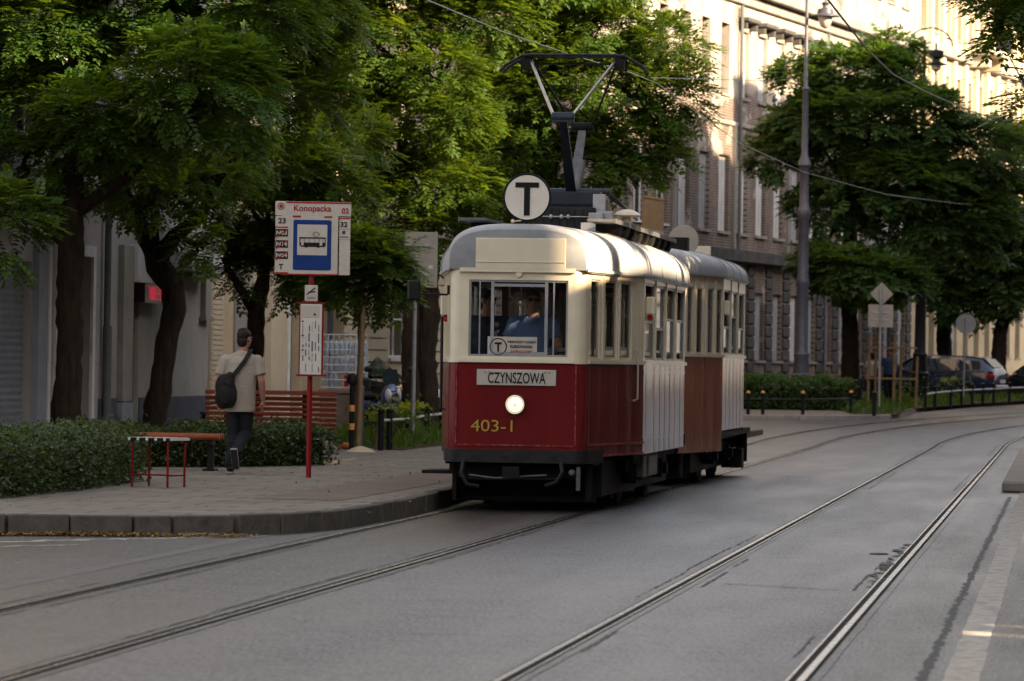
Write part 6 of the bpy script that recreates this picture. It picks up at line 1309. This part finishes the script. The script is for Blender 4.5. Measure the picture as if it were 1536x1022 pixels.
# pale house with pilasters further along
cols = [1.5 + 2.1 * k for k in range(19)]; wins = []
for i, c in enumerate(cols):
    for z, hh in ((1.6, 2.6), (5.8, 2.8), (10., 2.8), (14.4, 2.6)): wins.append((c - .5, c + .5, z, z + hh, 'dark' if (i + int(z)) % 4 else 'dim'))
r, X, Z = building('tenement_house', 'pale stone house with tall pilasters and balconies at the upper right', L3(160.05), L3(200), 21, 11, 'stone_tan', wins, .6, [(4.9, 5.2, .3, 'cornice'), (9.3, 9.5, .15, 'cornice'), (13.5, 13.9, .3, 'cornice'), (18.5, 19.2, .6, 'cornice')])
b = MB()
for c in cols: b.box(c + .82, c + 1.28, -.16, -.003, 5.2, 13.5); b.box(c + .85, c + 1.25, -.14, -.003, 13.9, 18.5)
b.build('pilaster', 'stone_cream', r, bevel=.02)
for u, z in ((9.0, 9.5), (16.5, 9.5), (9.0, 13.9), (24, 9.5)):
    b = MB(); b.box(u, u + 3.2, -1.3, -.02, z, z + .22); b.box(u + .2, u + .5, -1.0, -.02, z - .5, z); b.box(u + 2.7, u + 3., -1.0, -.02, z - .5, z); bl = b.build('balcony', 'stone_cream', r, bevel=.02); b = MB()
    for k in range(24): b.box(u + .03 + k * .135, u + .055 + k * .135, -1.28, -1.255, z + .22, z + 1.15)
    b.box(u, u + 3.2, -1.3, -1.24, z + 1.13, z + 1.19); b.build('railing', 'lamp_dark', bl)
# the other side of the street (outside the frame): it shades the road and shows in the paintwork; heights and gaps shaped to let sun through
def RB(Y, off=14.0): q_ = track(Y, off); return (q_.x, q_.y)
GRS = 'houses across the street'
def right_house(lab, Ya, Yb, h, mt, off=14.):
    W = (Vector(RB(Ya, off)) - Vector(RB(Yb, off))).length
    zs = [z for z in (1.2, 4.6, 8.2, 11.8, 15.2) if z + 2.2 < h]
    building('tenement_house', lab, RB(Yb, off), RB(Ya, off), h, 6, mt, up_w(W, 1.2, 3.2, zs, 'glass', 1.2, 1.9), gz(Ya), [(3.9, 4.15, .15, 'cornice')], group=GRS)
right_house('tall cream house across the street nearest the camera', -60, 17.2, 20, 'stone_cream')
right_house('tan house across the street opposite the tram stop', 22.2, 33.2, 19.5, 'render_grey')
right_house('low grey house across the street opposite the tram', 33.4, 49, 8.45, 'render_grey')
right_house('narrow dark brick house across the street, taller than its grey neighbour', 49.2, 54, 19.5, 'old_brick')
right_house('dark brick house across the street before the bend', 54.2, 62, 20.0, 'old_brick')
right_house('medium-height dark stone house across the street between two taller ones', 62.2, 69, 13.8, 'stone_dark')
right_house('narrow dark stone house across the street before the bend', 69.2, 76, 14.8, 'stone_dark')
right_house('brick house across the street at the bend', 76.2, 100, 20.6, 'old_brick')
right_house('dark stone house across the street past the bend', 100.2, 124, 19.3, 'stone_dark')
right_house('brick house across the street far round the bend', 124.2, 150, 21.8, 'old_brick')
right_house('grey house across the street farthest round the bend', 150.2, 172, 21.3, 'render_grey')
building('tenement_house', 'unseen blue-grey house round the far bend, added to tint the tram side reflections', (31, 204), (82, 186), 21, 9, 'pillar_blue', up_w(52, 1.2, 3.2, (1.2, 4.6, 8.2, 11.8, 15.2), 'glass', 1.2, 1.9), .8, [(3.9, 4.15, .15, 'cornice')], group=GRS)  # unseen house added so the tram sides reflect blue-grey instead of open sky
p0, p1 = Vector((*RB(22.15), 0)), Vector((*RB(17.25), 0)); d = p1 - p0  # unseen wall added to cut the sunlight into streaks on the road
r = thing('sun_slot_wall', 'unseen wall added between two houses, its three openings shaping sun streaks on the road', 'wall', p0, math.atan2(d.y, d.x)); b = MB()
b.pierced((0, 0, -.3), (1, 0, 0), (0, 0, 1), (0, -1, 0), d.length, 8.3, [(.35, .70, 3.3, 4.6), (1.2, 1.68, 3.2, 4.7), (2.6, 3.0, 3.3, 4.5)], .25); b.build('wall_face', 'stone_tan', r, recalc=False)
b = MB(); b.box(-.02, d.length + .02, -.08, .33, 8.0, 8.15); b.build('coping', 'cornice', r)
# unseen street behind the camera, houses added to darken reflections in the tram
building('tenement_house', 'unseen grey house on the near left behind the viewer, added to darken reflections', (-15.5, -60), (-11.5, 26), 18, 11, 'render_grey', up_w(84, 1.2, 3.4, (1.2, 4.6, 8.2, 11.8), 'glass', 1.2, 1.9), 0, [(3.9, 4.15, .15, 'cornice')], group='houses behind the viewer')
building('tenement_house', 'unseen cream house closing the street behind the viewer, added to darken reflections', (14, -62), (-30, -58), 19, 11, 'stone_tan', up_w(42, 1.2, 3.4, (1.2, 4.6, 8.2, 11.8), 'glass', 1.2, 1.9), 0, [(3.9, 4.15, .15, 'cornice')], group='houses behind the viewer')
# ------------------------------------------------------------------ vehicles
def wheel(par, c, r, w, ax='y'):
    b = MB(); pf = [(r * .62, -w / 2), (r * .93, -w / 2), (r, -w * .3), (r, w * .3), (r * .93, w / 2), (r * .62, w / 2)]; b.lathe(pf, 24, c, ax); o = b.build('wheel', 'rubber', par)
    b = MB(); b.lathe([(r * .63, -w * .42), (r * .55, -w * .2), (.05, -w * .25), (.05, w * .25), (r * .55, w * .2), (r * .63, w * .42)], 24, c, ax)
    for k in range(5):
        a = 2 * PI * k / 5
        for sd in (-1, 1): b.beam(Vector(c) + Vector((0, sd * w * .44, 0)), Vector(c) + Vector((r * .6 * math.cos(a), sd * w * .44, r * .6 * math.sin(a))), .05, .02, up=(0, 1, 0))
    b.build('rim', 'galv', o)
def car(label, loc, heading, paint, group=None, sc=1.0, tall=0.):
    r = thing('parked_car', label, 'car', loc, heading, group); b = MB(); S = []
    for x, zb, zl, zr, w, wr in ((-2.36, .38, .62, .80, .74, .70), (-2.30, .30, .92, 1.00, .84, .66), (-2.18, .27, .97, 1.12, .87, .64), (-1.85, .25, .98, 1.40, .89, .60), (-1.2, .22, .97, 1.47, .90, .60), (-.2, .2, .95, 1.49, .90, .60), (.4, .2, .94, 1.43, .90, .59), (1.12, .22, .93, 1.00, .895, .70), (1.6, .24, .88, .93, .88, .66), (2.15, .27, .74, .80, .82, .58), (2.36, .36, .58, .64, .68, .46)):
        zr += tall if zr > 1.3 else 0
        pt = [(w * .90, zb), (w, zb + .14), (w * 1.005, (zb + zl) / 2), (w * .985, zl), (wr + .03, zr - .07), (wr - .08, zr - .005), (wr * .4, zr + .012)]; ring = [Vector((x, y, z)) for y, z in pt] + [Vector((x, -y, z)) for y, z in reversed(pt)]; S.append(ring)
    b.loft(S, caps=True); b.build('body', paint, r, auto=32)
    def patch(i0, i1, a0, a1, f0, f1, sd):
        o = 0; P3 = []
        for x, fr in ((a0, 0), (a1, 1)):
            for i in range(len(S) - 1):
                if S[i][0].x <= x <= S[i + 1][0].x: t = (x - S[i][0].x) / (S[i + 1][0].x - S[i][0].x); A = S[i][3].lerp(S[i + 1][3], t); B = S[i][4].lerp(S[i + 1][4], t)
            P3.append((A.lerp(B, f0), A.lerp(B, f1)))
        q_ = [P3[0][0], P3[1][0], P3[1][1], P3[0][1]]; return [Vector((p.x, sd * (p.y + .006), p.z + .002)) for p in q_]
    for sd in (-1, 1):
        for a0, a1 in ((-.08, .62), (-1.02, -.16), (-1.86, -1.10)): b = MB(); q_ = patch(0, 0, a0, a1, .08, .92, sd); q_[1 if a1 > .5 else 0] += Vector((.22 if a1 > .5 else 0, 0, 0)); b.quad(*q_); b.build('side_window', 'car_glass', r, recalc=False)
        b = MB(); q_ = [(-2.0, sd * .905, .975), (.8, sd * .912, .95)]; b.tube(q_, .012, 5); b.build('chrome_strip', 'chrome', r)
        b = MB(); b.box(-2.34, -2.06, sd * .70, sd * .875, .74, .90); b.build('tail_lamp', 'tail_red', r, bevel=.03)
        b = MB(); b.ell((2.12, sd * .64, .66), (.16, .14, .08), 12, 8); b.build('headlamp', 'chrome', r)
        b = MB(); b.ell((.72, sd * 1.0, .98), (.07, .11, .075), 12, 8); b.build('wing_mirror', paint, r)
        for x in (-1.38, 1.42): wheel(r, (x, sd * .80, .32), .32, .2)
        b = MB(); b.box(-.72, -.60, sd * .905, sd * .92, .84, .87); b.box(.22, .34, sd * .905, sd * .92, .83, .86); b.build('door_handle', 'chrome', r)
    b = MB(); b.quad((-2.20, -.56, 1.10), (-2.20, .56, 1.10), (-1.90, .52, 1.38), (-1.90, -.52, 1.38)); b.T = None; o = b.build('rear_window', 'car_glass', r, recalc=False); o.location.x = -.025; o.location.z = .012
    b = MB(); b.quad((1.08, .60, 1.03), (1.08, -.60, 1.03), (.48, -.52, 1.41), (.48, .52, 1.41)); o = b.build('windscreen', 'car_glass', r, recalc=False); o.location.x = .03; o.location.z = .02
    b = MB(); b.box(-2.385, -2.365, -.26, .26, .60, .71); b.build('number_plate', 'plate', r); b = MB(); b.box(-2.42, -2.2, -.8, .8, .36, .54); b.build('bumper', paint, r, bevel=.04)
    r.scale = (sc, sc, sc); return r
c = P(1408, 600, 147); car('dark blue estate car with silver roof line parked beyond the far railing', (c.x, 149, .52), math.radians(180 - 24), 'car_blue', None, 1.1)
c = P(1575, 600, 150); car('black car cut by the right edge behind the blue estate', (c.x, 151, .50), math.radians(180 - 40), 'car_black')
c = P(508, 640, 87); car('dark car parked nose-right behind the bottle cage and the scooter', (c.x, 87, ZP), math.radians(-30), 'car_black', None, 1.06, .14)
# scooter
c = G(566, 660, ZP); r = thing('motor_scooter', 'dark blue and white motor scooter parked with raised mirrors beside the young tree', 'scooter', (c.x, 75.5, ZP), math.radians(-62))
wheel(r, (.62, 0, .26), .26, .12); wheel(r, (-.62, 0, .26), .26, .13)
b = MB(); b.cap((.62, 0, .30), (.45, 0, .95), .05, .05); b.ell((.48, 0, .72), (.15, .20, .30), 14, 10); b.ell((.60, 0, .48), (.20, .09, .08), 12, 8); remeshed('front_cowl', b, 'scooter_blue', r, .012, 4)
b = MB(); b.ell((-.45, 0, .60), (.42, .18, .16), 16, 10); b.cap((-.2, 0, .34), (.35, 0, .32), .12, .12); b.cap((.35, 0, .32), (.45, 0, .6), .1, .1); remeshed('body', b, 'scooter_blue', r, .012, 4)
b = MB(); b.ell((-.38, 0, .77), (.40, .15, .07), 16, 8); b.ell((-.62, 0, .82), (.18, .14, .06), 12, 8); remeshed('seat', b, 'rubber', r, .012, 3)
b = MB(); b.ell((.56, .10, .80), (.1, .06, .13), 12, 8); b.ell((.56, -.10, .80), (.1, .06, .13), 12, 8); b.build('side_panel', 'scooter_white', r)
b = MB(); b.loft([[Vector((.50 - z * .25, y * (1 - z * .5), .98 + z)) for y in (-.17, 0, .17)] for z in (0, .15, .3)], closed=False, caps=False); b.build('windshield', 'car_glass', r, recalc=False)
b = MB(); b.tube([(.36, -.36, 1.06), (.44, -.15, 1.02), (.44, .15, 1.02), (.36, .36, 1.06)], .018, 8); b.build('handlebar', 'black_paint', r)
for sd in (-1, 1): b = MB(); b.tube([(.42, sd * .25, 1.05), (.44, sd * .38, 1.24)], .009, 6); b.ell((.43, sd * .44, 1.28), (.03, .09, .055), 12, 8); b.build('mirror', 'black_paint', r)
b = MB(); b.lathe([(.01, .02), (.08, .0), (.09, -.05)], 14, (.66, 0, .78), 'x'); b.build('headlight', 'chrome', r)
b = MB(); b.box(-.95, -.65, -.15, .15, .85, 1.12); b.build('top_box', 'black_paint', r, bevel=.04)
# ------------------------------------------------------------------ far passers-by
def stander(label, loc, yaw, top, bot, h, bare=True, stride=.12):
    k = h / 1.72; r = thing('person', label, 'person', loc, yaw); b = MB(); V = lambda *a: Vector(a) * k
    b.ell(V(0, 0, .93), (.15 * k, .11 * k, .13 * k)); b.cap(V(0, 0, .95), V(0, 0, 1.2), .125 * k, .13 * k); b.ell(V(0, 0, 1.26), (.16 * k, .105 * k, .16 * k)); b.cap(V(0, 0, 1.4), V(0, .02, 1.53), .055 * k, .05 * k); q, R = head(b, V(0, .03, 1.59), 0, .95 * k)
    for s in (-1, 1):
        sh, el, wr = V(s * .17, 0, 1.38), V(s * .23, -.02, 1.10), V(s * .22, .1 * s, .86); b.cap(sh, el, .05 * k, .04 * k); b.cap(el, wr, .04 * k, .027 * k); hand(b, wr, Vector((0, .1, -1)), (-s, 0, 0), k)
        hp, kn, an = V(s * .085, 0, .88), V(s * .09, s * stride * .7 + .03, .48), V(s * .09, s * stride * 1.2, .07); b.cap(hp, kn, .08 * k, .055 * k); b.cap(kn, an, .055 * k, .036 * k); b.cap(an - V(0, .02, .02), an + V(0, .15, -.03), .035 * k, .03 * k)
    remeshed('body', b, 'skin', r, .012, 3); face_parts(q, R, r, k); hair(q, R, r, .95 * k)
    b = MB(); b.ell(V(0, 0, 1.27), (.185 * k, .13 * k, .175 * k)); b.cap(V(0, 0, .92), V(0, 0, 1.22), .15 * k, .145 * k, 16, True)
    for s in (-1, 1): b.cap(V(s * .15, 0, 1.38), V(s * .21, -.012, 1.20), .07 * k, .065 * k, 12, False, True)
    remeshed('shirt', b, top, r, .013, 3); b = MB(); b.ell(V(0, 0, .92), (.165 * k, .125 * k, .13 * k))
    for s in (-1, 1): hp, kn, an = V(s * .085, 0, .88), V(s * .09, s * stride * .7 + .03, .48), V(s * .09, s * stride * 1.2, .10); b.cap(hp, kn, .095 * k, .075 * k); b.cap(kn, an, .075 * k, .06 * k, 12, False, True)
    remeshed('trousers', b, bot, r, .013, 2)
    for s in (-1, 1): an = V(s * .09, s * stride * 1.2, .06); b = MB(); b.cap(an - V(0, .03, .02), an + V(0, .15, -.02), .045 * k, .04 * k); b.build('shoe', 'shoe', r)
c = P(1308, 600, 131); stander('distant pedestrian in white top and dark trousers beside the timber tree guard', (c.x, 131, gz(131) + .12), math.radians(15), 'white_cloth', 'trousers', 1.66)
c = P(1332, 600, 131.5); stander('distant pedestrian in dark blue top half hidden by the timber tree guard', (c.x, 131.5, gz(131.5) + .12), math.radians(190), 'blue_cloth', 'trousers', 1.78)
c = P(1412, 600, 156); stander('dark-haired passer-by standing behind the blue estate car', (c.x, 156, gz(156) + .12), math.radians(100), 'vest_dark', 'trousers', 1.75)
# ------------------------------------------------------------------ light
W = bpy.data.worlds.new('World'); SC.world = W; W.use_nodes = True; nt = W.node_tree; bg = nt.nodes['Background']
sky = nt.nodes.new('ShaderNodeTexSky'); sky.sky_type = 'NISHITA'; sky.sun_disc = False
SUN_AZ, SUN_EL = math.atan2(.80, -.60), math.radians(23)
sky.sun_elevation = SUN_EL; sky.sun_rotation = SUN_AZ; sky.altitude = 100; sky.air_density = 1.; sky.dust_density = 2.0; sky.ozone_density = 1.0
hs = nt.nodes.new('ShaderNodeHueSaturation'); hs.inputs['Saturation'].default_value = .42; nt.links.new(sky.outputs[0], hs.inputs['Color'])
wb = nt.nodes.new('ShaderNodeMix'); wb.data_type = 'RGBA'; wb.blend_type = 'MULTIPLY'; wb.inputs[0].default_value = 1; nt.links.new(hs.outputs[0], wb.inputs[6]); wb.inputs[7].default_value = (1.04, .985, .94, 1)
nt.links.new(wb.outputs[2], bg.inputs[0]); bg.inputs[1].default_value = .10
sl = bpy.data.lights.new('sun', 'SUN'); sl.energy = 4.0; sl.angle = math.radians(.53); sl.color = (1., .77, .50)
so = bpy.data.objects.new('sun', sl); COL.objects.link(so); sd = Vector((math.sin(SUN_AZ) * math.cos(SUN_EL), math.cos(SUN_AZ) * math.cos(SUN_EL), math.sin(SUN_EL))); so.rotation_euler = sd.to_track_quat('Z', 'Y').to_euler(); so.location = (20, -20, 30)
vs = SC.view_settings; vs.view_transform = 'Standard'; vs.look = 'None'; vs.exposure = 2.35; vs.gamma = 1.0; vs.use_curve_mapping = False
SC.render.engine = 'CYCLES'; SC.cycles.max_bounces = 8; SC.cycles.transparent_max_bounces = 24; SC.cycles.caustics_reflective = False; SC.cycles.caustics_refractive = False; SC.cycles.sample_clamp_indirect = 6
SC.cycles.use_denoising = True
